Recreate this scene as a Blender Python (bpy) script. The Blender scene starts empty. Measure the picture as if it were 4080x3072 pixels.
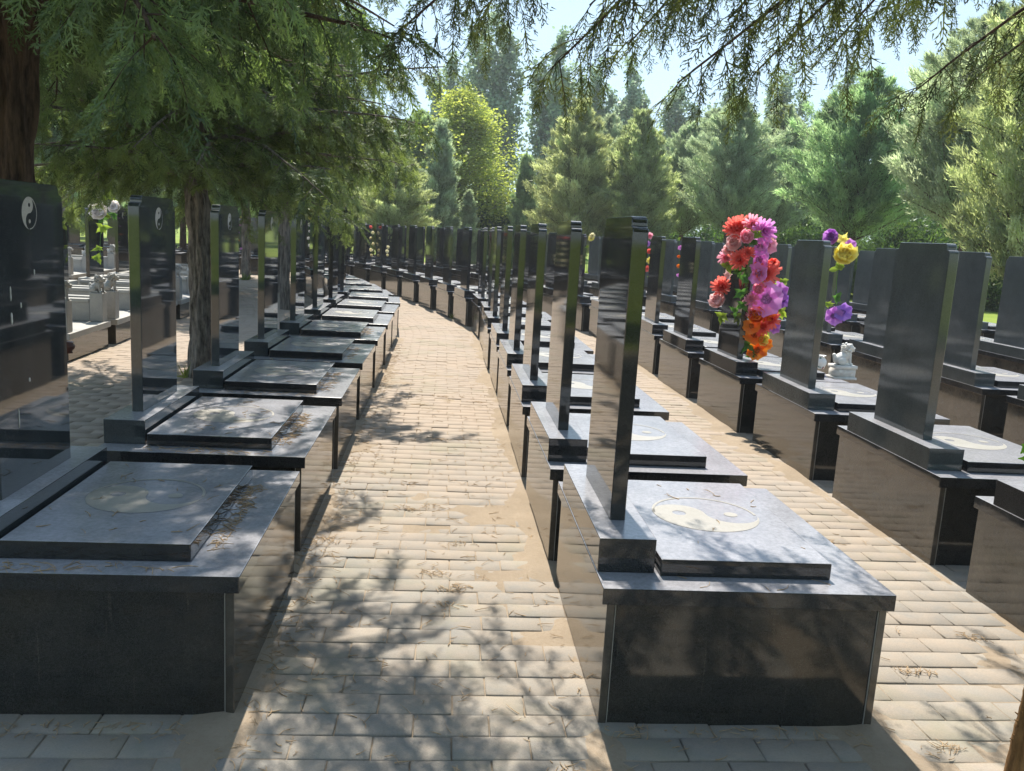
import bpy, bmesh, math, random
import numpy as np
from mathutils import Vector, Matrix
R = math.radians
rng = np.random.default_rng(7)
random.seed(7)
scene = bpy.context.scene
COL = scene.collection

# ------------------------------------------------------------------ camera
HC, FPX, PITCH, ROLL = 1.6, 3388.15, 0.175, 0.0573
RIGHT = Vector((1, 0, 0)); FWD = Vector((0, math.cos(PITCH), -math.sin(PITCH))); UP = Vector((0, math.sin(PITCH), math.cos(PITCH)))
cR = RIGHT * math.cos(ROLL) + UP * math.sin(ROLL)
cU = UP * math.cos(ROLL) - RIGHT * math.sin(ROLL)
cam_data = bpy.data.cameras.new('camera'); cam = bpy.data.objects.new('camera', cam_data); COL.objects.link(cam)
M = Matrix((cR, cU, -FWD)).transposed().to_4x4(); M.translation = (0, 0, HC)
cam.matrix_world = M
cam_data.sensor_width = 36; cam_data.sensor_fit = 'HORIZONTAL'; cam_data.lens = 36 * FPX / 4080
cam_data.clip_start = 0.05; cam_data.clip_end = 5000
scene.camera = cam
def ray(X, Y):
    return cR * ((X - 2040) / FPX) - cU * ((Y - 1536) / FPX) + FWD
def at(X, Y, depth):                 # point seen at photo pixel, at distance depth along world y
    d = ray(X, Y); return Vector((0, 0, HC)) + d * (depth / d.y)
def on(X, Y, z):                     # point seen at photo pixel, at height z
    d = ray(X, Y); return Vector((0, 0, HC)) + d * ((z - HC) / d.z)

# ------------------------------------------------------------------ light
SUN_EL, SUN_AZ = R(58), R(-8.5)      # azimuth measured from +Y towards +X
S = Vector((math.sin(SUN_AZ) * math.cos(SUN_EL), math.cos(SUN_AZ) * math.cos(SUN_EL), math.sin(SUN_EL)))
sd = bpy.data.lights.new('sun', 'SUN'); sd.energy = 2.5; sd.angle = R(0.53); sd.color = (1.0, 0.93, 0.82)
so = bpy.data.objects.new('sun', sd); COL.objects.link(so); so.rotation_mode = 'QUATERNION'; so.rotation_quaternion = S.to_track_quat('Z', 'Y')
so.location = S * 60
w = bpy.data.worlds.new('World'); scene.world = w; w.use_nodes = True
nt = w.node_tree; bg = nt.nodes['Background']; sky = nt.nodes.new('ShaderNodeTexSky')
sky.sky_type = 'NISHITA'; sky.sun_disc = False; sky.sun_elevation = SUN_EL; sky.sun_rotation = SUN_AZ
sky.air_density = 1.0; sky.dust_density = 0.4; sky.ozone_density = 2.0
gm = nt.nodes.new('ShaderNodeGamma'); gm.inputs[1].default_value = 0.35; nt.links.new(sky.outputs[0], gm.inputs[0])
ml = nt.nodes.new('ShaderNodeMix'); ml.data_type = 'RGBA'; ml.blend_type = 'MULTIPLY'; ml.inputs[0].default_value = 1; ml.inputs[7].default_value = (0.85, 1.03, 1.17, 1)
nt.links.new(gm.outputs[0], ml.inputs[6]); nt.links.new(ml.outputs[2], bg.inputs[0]); bg.inputs[1].default_value = 0.15
scene.view_settings.view_transform = 'Standard'; scene.view_settings.look = 'None'
scene.view_settings.exposure = 1.95; scene.view_settings.gamma = 1
scene.cycles.max_bounces = 10; scene.cycles.diffuse_bounces = 7; scene.cycles.transparent_max_bounces = 8
scene.cycles.use_denoising = True
try: scene.cycles.denoiser = 'OPENIMAGEDENOISE'
except Exception: pass
scene.cycles.sample_clamp_indirect = 6

# ------------------------------------------------------------------ materials
def mat(name):
    m = bpy.data.materials.new(name); m.use_nodes = True
    n = m.node_tree; return m, n, n.nodes['Principled BSDF']
def node(n, t, **k):
    x = n.nodes.new(t)
    for a, b in k.items(): setattr(x, a, b)
    return x
def ramp(n, src, stops):
    r = node(n, 'ShaderNodeValToRGB')
    e = r.color_ramp.elements
    while len(e) < len(stops): e.new(0.5)
    for i, (p, c) in enumerate(stops):
        e[i].position = p; e[i].color = (c, c, c, 1) if not isinstance(c, (tuple, list)) else (*c, 1)
    n.links.new(src, r.inputs[0]); return r
def noise(n, scale, detail=4, rough=0.55, vec=None, dim='3D'):
    x = node(n, 'ShaderNodeTexNoise'); x.inputs['Scale'].default_value = scale; x.inputs['Detail'].default_value = detail; x.inputs['Roughness'].default_value = rough
    if vec is not None: n.links.new(vec, x.inputs['Vector'])
    return x
def mixc(n, f, a, b, mode='MIX'):
    x = node(n, 'ShaderNodeMix', data_type='RGBA', blend_type=mode)
    for s, v in ((0, f), (6, a), (7, b)):
        if isinstance(v, bpy.types.NodeSocket): n.links.new(v, x.inputs[s])
        else: x.inputs[s].default_value = v if s == 0 else (*v, 1)
    return x.outputs[2]
def mapping(n, scale, coord='Object'):
    tc = node(n, 'ShaderNodeTexCoord'); mp = node(n, 'ShaderNodeMapping'); mp.inputs['Scale'].default_value = scale
    n.links.new(tc.outputs[coord], mp.inputs[0]); return mp.outputs[0]
def maths(n, op, a, b=0.0, clamp=False):
    x = node(n, 'ShaderNodeMath', operation=op); x.use_clamp = clamp
    for i, v in enumerate((a, b)):
        if isinstance(v, bpy.types.NodeSocket): n.links.new(v, x.inputs[i])
        else: x.inputs[i].default_value = v
    return x.outputs[0]
def bump(n, bs, h, strength, dist=0.01):
    b = node(n, 'ShaderNodeBump'); b.inputs['Strength'].default_value = strength; b.inputs['Distance'].default_value = dist
    n.links.new(h, b.inputs['Height']); n.links.new(b.outputs[0], bs.inputs['Normal'])

def granite(name, dark, light, rough, dust=None, dust_sheen_f=(0, 0), dust_sheen_rough=0.4, ior=1.6, streak=0.0):  # this tint layer holds dust, and on some stones painted sheen
    m, n, b = mat(name)
    tc = node(n, 'ShaderNodeTexCoord'); gp = tc.outputs['Object']
    s1 = noise(n, 420, 2, 0.7, gp); s2 = noise(n, 130, 3, 0.6, gp)
    sp = ramp(n, s1.outputs[0], [(0.42, dark), (0.72, light)])
    col = mixc(n, ramp(n, s2.outputs[0], [(0.35, 0), (0.7, 0.5)]).outputs[0], sp.outputs[0], tuple(x * 0.6 for x in dark))
    oi = node(n, 'ShaderNodeObjectInfo')
    big = noise(n, 5, 5, 0.62, gp)
    # slow drift so that no two graves carry the same smears
    off = node(n, 'ShaderNodeVectorMath', operation='ADD'); n.links.new(gp, off.inputs[0])
    cmb = node(n, 'ShaderNodeCombineXYZ'); mm = maths(n, 'MULTIPLY', oi.outputs['Random'], 40.0)
    for i in range(3): n.links.new(mm, cmb.inputs[i])
    n.links.new(cmb.outputs[0], off.inputs[1]); n.links.new(off.outputs[0], big.inputs['Vector'])
    r = ramp(n, big.outputs[0], [(0.3, rough), (0.75, rough + 0.1)]).outputs[0]
    if dust is not None:
        fine = noise(n, 60, 4, 0.7, off.outputs[0])
        f0 = ramp(n, big.outputs[0], [(0.3, dust_sheen_f[0]), (0.7, dust_sheen_f[1])]).outputs[0]
        f = maths(n, 'MULTIPLY', f0, ramp(n, fine.outputs[0], [(0.25, 0.6), (0.7, 1.1)]).outputs[0], True)
        if streak:
            tc2 = mapping(n, (55, 55, 2.2)); sk = noise(n, 1.0, 5, 0.7, tc2); sk2 = noise(n, 190, 2, 0.6, gp)
            f = maths(n, 'MAXIMUM', f, maths(n, 'MULTIPLY', ramp(n, sk.outputs[0], [(0.60, 0), (0.74, streak)]).outputs[0], ramp(n, sk2.outputs[0], [(0.4, 0), (0.6, 1)]).outputs[0]))
        col = mixc(n, f, col, dust)
        r = ramp(n, f, [(0.0, rough), (0.6, dust_sheen_rough)]).outputs[0]
    n.links.new(col, b.inputs['Base Color']); n.links.new(r, b.inputs['Roughness'])
    b.inputs['IOR'].default_value = ior
    return m
M_POL = granite('polished_black_granite', (0.008, 0.009, 0.011), (0.05, 0.053, 0.058), 0.035, (0.30, 0.28, 0.25), (0.0, 0.08), 0.3, 1.68)
M_BASE = granite('base_black_granite', (0.010, 0.011, 0.012), (0.055, 0.055, 0.055), 0.05, (0.40, 0.33, 0.24), (0.05, 0.20), 0.3, 1.8, streak=0.15)
M_FRONT = granite('front_black_granite', (0.008, 0.009, 0.009), (0.06, 0.06, 0.058), 0.06, (0.34, 0.29, 0.22), (0.0, 0.07), 0.35, 1.65, streak=0.22)
M_SEMI = granite('reflect_tint_granite', (0.014, 0.018, 0.021), (0.06, 0.068, 0.072), 0.03, (0.16, 0.19, 0.21), (0.05, 0.20), 0.07, 1.75)  # mirrored trees and sky painted in as a bluish grey tint
M_SKY_DUST = granite('sky_reflect_dust_granite', (0.035, 0.042, 0.043), (0.10, 0.115, 0.115), 0.07, (0.18, 0.195, 0.20), (0.08, 0.26), 0.16, 1.72)  # sky reflection and flare painted into the colour, along with some dust
M_TOP = granite('dust_sheen_granite_top', (0.05, 0.052, 0.06), (0.09, 0.092, 0.10), 0.14, (0.48, 0.48, 0.52), (0.46, 0.66), 0.26, 1.6)  # pale tops: dust plus painted sun and sky sheen on upward faces
M_ETCH = granite('etched_granite', (0.44, 0.42, 0.38), (0.56, 0.53, 0.48), 0.5, None, ior=1.45)
M_ETCH2 = granite('etched_slab', (0.30, 0.285, 0.25), (0.38, 0.36, 0.32), 0.4, (0.4, 0.39, 0.37), (0.0, 0.5), 0.4, ior=1.45)
M_GREY = granite('light_grey_granite', (0.24, 0.24, 0.235), (0.46, 0.455, 0.44), 0.45, (0.5, 0.47, 0.4), (0.0, 0.5), 0.7, 1.45)
def plain(name, c, rough=0.5, var=0.15, scale=12, spec=0.5, bmp=0):
    m, n, b = mat(name)
    tc = node(n, 'ShaderNodeTexCoord'); x = noise(n, scale, 5, 0.6, tc.outputs['Object'])
    lo = tuple(max(0, v * (1 - var)) for v in c); hi = tuple(v * (1 + var) for v in c)
    n.links.new(ramp(n, x.outputs[0], [(0.3, lo), (0.7, hi)]).outputs[0], b.inputs['Base Color'])
    b.inputs['Roughness'].default_value = rough; b.inputs['Specular IOR Level'].default_value = spec
    if bmp: bump(n, b, x.outputs[0], bmp, 0.02)
    return m
M_SEAL = plain('sealant', (0.24, 0.23, 0.21), 0.8)
M_MARBLE = plain('white_marble', (0.66, 0.65, 0.62), 0.5, 0.1, 25)
M_WAX = plain('wax', (0.6, 0.6, 0.58), 0.4)
def foliage(name, c, tint, trans=0.45, tcol=None, clump=1.2):
    m = bpy.data.materials.new(name); m.use_nodes = True; n = m.node_tree; n.nodes.remove(n.nodes['Principled BSDF'])
    out = n.nodes['Material Output']
    at_ = node(n, 'ShaderNodeAttribute', attribute_name='tint')
    tc = node(n, 'ShaderNodeTexCoord'); cl = noise(n, clump, 3, 0.6, tc.outputs['Object'])
    oi = node(n, 'ShaderNodeObjectInfo')
    a = mixc(n, ramp(n, at_.outputs['Fac'], [(0.1, 0), (0.9, 1)]).outputs[0], tuple(v * 0.7 for v in c), tint)
    hs = node(n, 'ShaderNodeHueSaturation')
    n.links.new(ramp(n, cl.outputs[0], [(0.3, 0.62), (0.7, 1.3)]).outputs[0], hs.inputs['Value'])
    n.links.new(a, hs.inputs['Color'])
    hr = node(n, 'ShaderNodeMapRange'); n.links.new(oi.outputs['Random'], hr.inputs[0]); hr.inputs[3].default_value = 0.485; hr.inputs[4].default_value = 0.515
    n.links.new(hr.outputs[0], hs.inputs['Hue'])
    d = node(n, 'ShaderNodeBsdfDiffuse'); t = node(n, 'ShaderNodeBsdfTranslucent'); g = node(n, 'ShaderNodeBsdfGlossy'); g.inputs['Roughness'].default_value = 0.45
    n.links.new(hs.outputs[0], d.inputs[0])
    tm = mixc(n, 1.0, hs.outputs[0], tcol or (1.5, 1.45, 0.8), 'MULTIPLY'); n.links.new(tm, t.inputs[0])
    ms = node(n, 'ShaderNodeMixShader'); ms.inputs[0].default_value = trans
    n.links.new(d.outputs[0], ms.inputs[1]); n.links.new(t.outputs[0], ms.inputs[2])
    m2 = node(n, 'ShaderNodeMixShader'); m2.inputs[0].default_value = 0.05
    g.inputs[0].default_value = (0.7, 0.75, 0.7, 1)
    n.links.new(ms.outputs[0], m2.inputs[1]); n.links.new(g.outputs[0], m2.inputs[2])
    n.links.new(m2.outputs[0], out.inputs[0]); return m
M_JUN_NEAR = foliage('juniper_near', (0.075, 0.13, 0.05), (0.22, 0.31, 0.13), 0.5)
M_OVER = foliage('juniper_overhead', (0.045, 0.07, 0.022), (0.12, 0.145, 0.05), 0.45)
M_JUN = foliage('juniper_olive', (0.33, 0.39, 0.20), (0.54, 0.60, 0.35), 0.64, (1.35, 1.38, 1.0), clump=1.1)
M_JUN_B = foliage('juniper_blue', (0.32, 0.40, 0.26), (0.53, 0.61, 0.43), 0.64, (1.35, 1.38, 1.1), clump=1.1)
M_JUN_D = foliage('juniper_dark', (0.21, 0.32, 0.19), (0.44, 0.58, 0.34), 0.62, (1.35, 1.38, 1.0), clump=1.1)
M_POP = foliage('poplar_leaf', (0.19, 0.28, 0.18), (0.36, 0.46, 0.34), 0.55, (1.3, 1.35, 1.15), clump=0.5)
M_YEL = foliage('yellow_green_leaf', (0.33, 0.42, 0.12), (0.50, 0.56, 0.18), 0.62, clump=0.9)
M_WIL = foliage('willow_leaf', (0.14, 0.19, 0.05), (0.22, 0.26, 0.08), 0.5)
M_SHRUB = foliage('shrub_leaf', (0.05, 0.12, 0.035), (0.09, 0.17, 0.05), 0.45)
def bark_mat(name, c0, c1):
    m, n, b = mat(name)
    v = mapping(n, (12, 12, 2.6)); x = noise(n, 2.0, 8, 0.7, v)
    v2 = mapping(n, (60, 60, 9)); y = noise(n, 1.5, 5, 0.6, v2)
    n.links.new(mixc(n, ramp(n, y.outputs[0], [(0.3, 0), (0.8, 0.6)]).outputs[0], ramp(n, x.outputs[0], [(0.40, c0), (0.60, c1)]).outputs[0], c1), b.inputs['Base Color'])
    b.inputs['Roughness'].default_value = 0.9; b.inputs['Specular IOR Level'].default_value = 0.2
    bump(n, b, maths(n, 'ADD', x.outputs[0], maths(n, 'MULTIPLY', y.outputs[0], 0.4)), 0.9, 0.03)
    return m
M_BARK = bark_mat('juniper_bark', (0.035, 0.029, 0.024), (0.30, 0.26, 0.22))
M_BARK_RED = bark_mat('red_brown_bark', (0.02, 0.014, 0.011), (0.13, 0.085, 0.06))
M_POPBARK = plain('poplar_bark', (0.25, 0.24, 0.2), 0.9)
M_TWIG = plain('dry_twig', (0.34, 0.24, 0.14), 0.9, 0.4, 30)
def brick_mat():
    m, n, b = mat('paving_brick')
    a = node(n, 'ShaderNodeAttribute', attribute_name='tint')
    tc = node(n, 'ShaderNodeTexCoord'); p = tc.outputs['Object']
    c = ramp(n, a.outputs['Fac'], [(0.0, (0.195, 0.192, 0.182)), (0.5, (0.235, 0.227, 0.208)), (1.0, (0.28, 0.262, 0.23))]).outputs[0]
    big = noise(n, 0.9, 6, 0.66, p); med = noise(n, 9, 6, 0.68, p); fine = noise(n, 160, 3, 0.6, p)
    d = maths(n, 'ADD', maths(n, 'MULTIPLY', big.outputs[0], 0.55), maths(n, 'MULTIPLY', med.outputs[0], 0.45))
    c = mixc(n, ramp(n, d, [(0.40, 0.06), (0.60, 0.75)]).outputs[0], c, (0.33, 0.27, 0.21))
    c = mixc(n, ramp(n, fine.outputs[0], [(0.35, 0.28), (0.6, 0)]).outputs[0], c, (0.16, 0.14, 0.12))
    sx = node(n, 'ShaderNodeSeparateXYZ'); n.links.new(p, sx.inputs[0]); yy = maths(n, 'ADD', sx.outputs[1], maths(n, 'MULTIPLY', big.outputs[0], 3.0))
    mr = node(n, 'ShaderNodeMapRange'); n.links.new(yy, mr.inputs[0]); mr.inputs[1].default_value = 5.2; mr.inputs[2].default_value = 8.5; mr.inputs[4].default_value = 0.55
    c = mixc(n, mr.outputs[0], c, (0.345, 0.265, 0.20))            # wind-blown dust lies thicker along the middle of the path
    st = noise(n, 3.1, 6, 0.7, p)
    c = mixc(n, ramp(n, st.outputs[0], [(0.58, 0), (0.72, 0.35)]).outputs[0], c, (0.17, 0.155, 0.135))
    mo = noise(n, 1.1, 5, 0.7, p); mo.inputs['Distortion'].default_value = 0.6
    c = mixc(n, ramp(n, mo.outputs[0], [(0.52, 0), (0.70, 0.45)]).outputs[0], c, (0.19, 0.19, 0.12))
    n.links.new(c, b.inputs['Base Color']); b.inputs['Roughness'].default_value = 0.88; b.inputs['Specular IOR Level'].default_value = 0.25
    bump(n, b, maths(n, 'ADD', fine.outputs[0], med.outputs[0]), 0.35, 0.004); return m
def sand_mat():
    m, n, b = mat('sandy_soil')
    tc = node(n, 'ShaderNodeTexCoord'); p = tc.outputs['Object']
    x = noise(n, 2.3, 6, 0.65, p); y = noise(n, 70, 4, 0.7, p); z = noise(n, 380, 2, 0.6, p)
    c = ramp(n, x.outputs[0], [(0.3, (0.24, 0.195, 0.145)), (0.7, (0.35, 0.285, 0.215))]).outputs[0]
    c = mixc(n, ramp(n, y.outputs[0], [(0.3, 0.5), (0.55, 0)]).outputs[0], c, (0.24, 0.18, 0.12))
    n.links.new(c, b.inputs['Base Color']); b.inputs['Roughness'].default_value = 0.95; b.inputs['Specular IOR Level'].default_value = 0.1
    bump(n, b, maths(n, 'ADD', y.outputs[0], z.outputs[0]), 0.6, 0.006); return m
def lawn_mat():
    m, n, b = mat('lawn_grass')
    tc = node(n, 'ShaderNodeTexCoord'); p = tc.outputs['Object']
    x = noise(n, 0.35, 6, 0.6, p); y = noise(n, 40, 3, 0.7, p)
    c = ramp(n, x.outputs[0], [(0.3, (0.12, 0.19, 0.03)), (0.7, (0.26, 0.31, 0.05))]).outputs[0]
    c = mixc(n, ramp(n, y.outputs[0], [(0.3, 0.5), (0.6, 0)]).outputs[0], c, (0.05, 0.08, 0.02))
    n.links.new(c, b.inputs['Base Color']); b.inputs['Roughness'].default_value = 0.9; b.inputs['Specular IOR Level'].default_value = 0.1; return m
M_BRICK, M_SAND, M_LAWN = brick_mat(), sand_mat(), lawn_mat()

# ------------------------------------------------------------------ object helpers
def tag(o, label=None, cat=None, group=None, kind=None):
    for k, v in (('label', label), ('category', cat), ('group', group), ('kind', kind)):
        if v: o[k] = v
    return o
def link(name, me, parent=None, loc=None, rotz=0):
    o = bpy.data.objects.new(name, me); COL.objects.link(o)
    if parent: o.parent = parent
    if loc is not None: o.location = loc
    if rotz: o.rotation_euler.z = rotz
    return o
def empty(name, loc=(0, 0, 0), rotz=0, scale=1):
    o = link(name, None, None, loc, rotz); o.empty_display_size = 0.2
    o.scale = (scale,) * 3 if not isinstance(scale, (tuple, list)) else scale
    return o
def copy_tree(o, parent=None):
    c = o.copy(); COL.objects.link(c)
    if parent: c.parent = parent
    for ch in [x for x in o.children]: copy_tree(ch, c)
    return c
class MB:                               # collects numpy geometry into one mesh
    def __init__(s): s.v = []; s.f = []; s.n = 0
    def add(s, verts, faces, mi=0, tint=None):
        verts = np.asarray(verts, np.float32).reshape(-1, 3); faces = np.asarray(faces, np.int32)
        s.v.append(verts); s.f.append((faces + s.n, mi, tint)); s.n += len(verts)
    def box(s, x0, y0, z0, x1, y1, z1, mi=0):
        v = [(x0, y0, z0), (x1, y0, z0), (x1, y1, z0), (x0, y1, z0), (x0, y0, z1), (x1, y0, z1), (x1, y1, z1), (x0, y1, z1)]
        s.add(v, [(0, 3, 2, 1), (4, 5, 6, 7), (0, 1, 5, 4), (1, 2, 6, 5), (2, 3, 7, 6), (3, 0, 4, 7)], mi)
    def tube(s, pts, rad, sides=6, mi=0, cap=True):
        pts = np.asarray(pts, float); rad = np.asarray(rad, float) * np.ones(len(pts))
        t = np.gradient(pts, axis=0); t /= np.linalg.norm(t, axis=1)[:, None] + 1e-9
        ref = np.array([0.31, 0.17, 0.93]) if abs(t[0, 2]) < 0.8 else np.array([0.9, 0.3, 0.1])
        a = np.cross(t, ref); a /= np.linalg.norm(a, axis=1)[:, None]; b = np.cross(t, a)
        th = np.arange(sides) * 2 * np.pi / sides
        v = pts[:, None] + rad[:, None, None] * (a[:, None] * np.cos(th)[None, :, None] + b[:, None] * np.sin(th)[None, :, None])
        n = len(pts); i = np.arange(n - 1)[:, None] * sides; j = np.arange(sides)[None]
        q = np.stack([i + j, i + (j + 1) % sides, i + sides + (j + 1) % sides, i + sides + j], -1).reshape(-1, 4)
        s.add(v.reshape(-1, 3), q, mi)
    def mesh(s, name, mats, smooth=False):
        me = bpy.data.meshes.new(name)
        V = np.concatenate(s.v); loops = []; starts = []; mis = []; tints = []; pos = 0; has_t = any(t is not None for _, _, t in s.f)
        for f, mi, t in s.f:
            k = f.shape[1]; loops.append(f.ravel()); starts.append(pos + np.arange(len(f)) * k); pos += f.size
            mis.append(np.full(len(f), mi)); tints.append(np.full(len(f), 0.5) if t is None else np.broadcast_to(t, (len(f),)))
        L = np.concatenate(loops).astype(np.int32); ST = np.concatenate(starts).astype(np.int32); MI = np.concatenate(mis).astype(np.int32)
        me.vertices.add(len(V)); me.vertices.foreach_set('co', V.ravel())
        me.loops.add(len(L)); me.loops.foreach_set('vertex_index', L)
        me.polygons.add(len(ST)); me.polygons.foreach_set('loop_start', ST)
        me.polygons.foreach_set('material_index', MI)
        if smooth: me.polygons.foreach_set('use_smooth', np.ones(len(ST), bool))
        me.update(calc_edges=True)
        if has_t:
            at_ = me.attributes.new('tint', 'FLOAT', 'FACE'); at_.data.foreach_set('value', np.concatenate(tints).astype(np.float32))
        for m in mats: me.materials.append(m)
        return me
def bm_mesh(name, bm, mats, smooth=False):
    me = bpy.data.meshes.new(name); bm.to_mesh(me); bm.free()
    for m in mats: me.materials.append(m)
    if smooth: me.polygons.foreach_set('use_smooth', np.ones(len(me.polygons), bool))
    return me
def top_faces(bm, mi):
    bm.normal_update()
    for f in bm.faces:
        if f.normal.z > 0.8: f.material_index = mi
def box_bm(x0, y0, z0, x1, y1, z1, bev=0.003, seg=2):
    bm = bmesh.new(); bmesh.ops.create_cube(bm, size=1)
    for v in bm.verts: v.co = Vector(((x0, x1)[v.co.x > 0], (y0, y1)[v.co.y > 0], (z0, z1)[v.co.z > 0]))
    if bev: bmesh.ops.bevel(bm, geom=bm.edges[:], offset=bev, segments=seg, affect='EDGES', profile=0.5)
    return bm

# value noise in numpy
_tab = rng.random((256, 256))
def vnoise(x, y):
    x = np.asarray(x, float); y = np.asarray(y, float)
    xi = np.floor(x).astype(int); yi = np.floor(y).astype(int); fx = x - xi; fy = y - yi
    fx = fx * fx * (3 - 2 * fx); fy = fy * fy * (3 - 2 * fy)
    g = lambda a, b: _tab[a % 256, b % 256]
    return (g(xi, yi) * (1 - fx) + g(xi + 1, yi) * fx) * (1 - fy) + (g(xi, yi + 1) * (1 - fx) + g(xi + 1, yi + 1) * fx) * fy
def fbm(x, y, o=4): return sum(vnoise(x * 2 ** i + 7 * i, y * 2 ** i + 3 * i) * 0.5 ** (i + 1) for i in range(o)) / (1 - 0.5 ** o)

# ------------------------------------------------------------------ plan of the rows: straight, then curving left
P0 = np.array((0.326, 2.729)); H0 = R(5.0); PITCH_S = {'L1': 1.49, 'R1': 1.51, 'R2': 1.53, 'R3': 1.52, 'R4': 1.51, 'R5': 1.51}
T0 = np.array((-math.sin(H0), math.cos(H0))); N0 = np.array((math.cos(H0), math.sin(H0)))
_S = np.arange(-10, 40, 0.02)
_K = np.interp(_S, [9.7, 10.3, 11.9, 12.5, 40], [0, R(5.0), R(5.0), R(1.2), R(1.2)])     # curvature: a short bend, then a wide arc
_H = H0 + np.cumsum(_K) * 0.02
_P = np.cumsum(np.stack([-np.sin(_H), np.cos(_H)], -1) * 0.02, 0); _P += P0 - np.stack([np.interp(0.0, _S, _P[:, k]) for k in range(2)])
def curve(d, s, own=False):             # world xy of offset d (to the right), distance s; arrays allowed
    d = np.asarray(d, float); s = np.asarray(s, float); d, s = np.broadcast_arrays(d, s)
    if own:                              # s measured along the offset line itself
        L = np.cumsum(1 + float(d.ravel()[0]) * _K) * 0.02; L -= np.interp(0.0, _S, L); s = np.interp(s, L, _S)
    h = np.interp(s, _S, _H); x = np.interp(s, _S, _P[:, 0]); y = np.interp(s, _S, _P[:, 1])
    return np.stack([x + d * np.cos(h), y + d * np.sin(h)], -1), h

# ------------------------------------------------------------------ ground
def sheet(name, xs, ys, z, m):
    me = bpy.data.meshes.new(name); me.from_pydata([(xs[0], ys[0], z), (xs[1], ys[0], z), (xs[1], ys[1], z), (xs[0], ys[1], z)], [], [(0, 1, 2, 3)]); me.materials.append(m)
    return tag(link(name, me), kind='structure')
sheet('ground', (-900, 900), (-900, 900), -0.05, M_LAWN)
WB, DB, ZB, ZC, ZP, ZS, ZL = 0.954, 1.181, 0.430, 0.488, 0.609, 1.6875, 0.549
ROWS = {'L1': (-2.18, 0.0), 'R1': (0, -0.08), 'R2': (2.04, 0.0), 'R3': (4.28, 0.0), 'R4': (6.33, 0.7), 'R5': (8.4, 0.3)}
def sand_grid(d0, d1, s0, s1, step, zoff):
    ds = np.arange(d0, d1 + step / 2, step); ss = np.arange(s0, s1 + step / 2, step)
    D, Sg = np.meshgrid(ds, ss); XY, _ = curve(D, Sg)
    h = (fbm(D * 1.7 + 40, Sg * 1.7 + 40, 5) - 0.5) * 0.022 + (fbm(D * 9, Sg * 9 + 70, 3) - 0.5) * 0.008 - 0.0074
    for k, (rd, ph) in ROWS.items():
        for e in (rd + 0.0, rd + WB):
            h = h + 0.013 * np.exp(-np.abs(D - e) / 0.09) * (0.4 + 1.2 * vnoise(Sg * 2.1 + rd * 9, D * 0 + e))
    z = h + zoff; n, mcol = D.shape
    V = np.concatenate([XY.reshape(-1, 2), z.reshape(-1, 1)], 1)
    i = np.arange(n - 1)[:, None] * mcol; j = np.arange(mcol - 1)[None]
    return V, np.stack([i + j, i + j + 1, i + mcol + j + 1, i + mcol + j], -1).reshape(-1, 4)
mb = MB(); mb.add(*sand_grid(-3.0, 4.6, -2.0, 12.0, 0.035, 0))
tag(link('soil_joints', mb.mesh('soil_joints', [M_SAND], True)), kind='structure')
mb = MB(); mb.add(*sand_grid(-34, 12.5, -9.5, 36.0, 0.3, -0.014))
tag(link('soil', mb.mesh('soil', [M_SAND], True)), kind='structure')
def paving():
    bl, bw, gap = 0.25, 0.125, 0.0046; b = 0.0035
    rows = np.arange(-3.0, 27.0, bw); mb = MB(); vs = []; ti = []
    for k, s in enumerate(rows):
        ds = np.arange(-5.6, 10.0, bl) + (k % 2) * bl / 2 + rng.normal(0, 0.004)
        n = len(ds); z = rng.normal(0, 0.0016, n)[:, None] + (fbm(ds * 0.9, np.full(n, s * 0.9), 3) - 0.5)[:, None] * 0.012
        tx = rng.normal(0, 0.005, n); ty = rng.normal(0, 0.009, n); rot = rng.normal(0, 0.008, n)
        for ring, (ins, dz) in enumerate(((0, -0.03), (0, -b), (b, 0))):
            cx = np.array((-1, 1, 1, -1)) * (bl / 2 - gap / 2 - ins); cy = np.array((-1, -1, 1, 1)) * (bw / 2 - gap / 2 - ins)
            D = ds[:, None] + cx[None] - rot[:, None] * cy; Sg = s + cy[None] + rot[:, None] * cx
            XY, _ = curve(D, Sg); Z = z + dz + tx[:, None] * cx + ty[:, None] * cy
            vs.append((k, ring, np.concatenate([XY, Z[..., None]], -1)))
        ti.append(np.clip(rng.normal(0.5, 0.22, n), 0, 1))
    it = iter(vs)
    for k in range(len(rows)):
        r0, r1, r2 = (next(it)[2] for _ in range(3))
        n = len(r0); V = np.concatenate([r0, r1, r2], 1).reshape(-1, 3); base = np.arange(n)[:, None, None] * 12
        q = [(8, 9, 10, 11)]
        for i in range(4):
            j = (i + 1) % 4; q += [(i, j, 4 + j, 4 + i), (4 + i, 4 + j, 8 + j, 8 + i)]
        F = (base + np.array(q)[None]).reshape(-1, 4)
        mb.add(V, F, 0, np.repeat(ti[k], 9))
    return mb.mesh('brick_paving', [M_BRICK])
tag(link('brick_paving', paving()), kind='structure')

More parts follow.
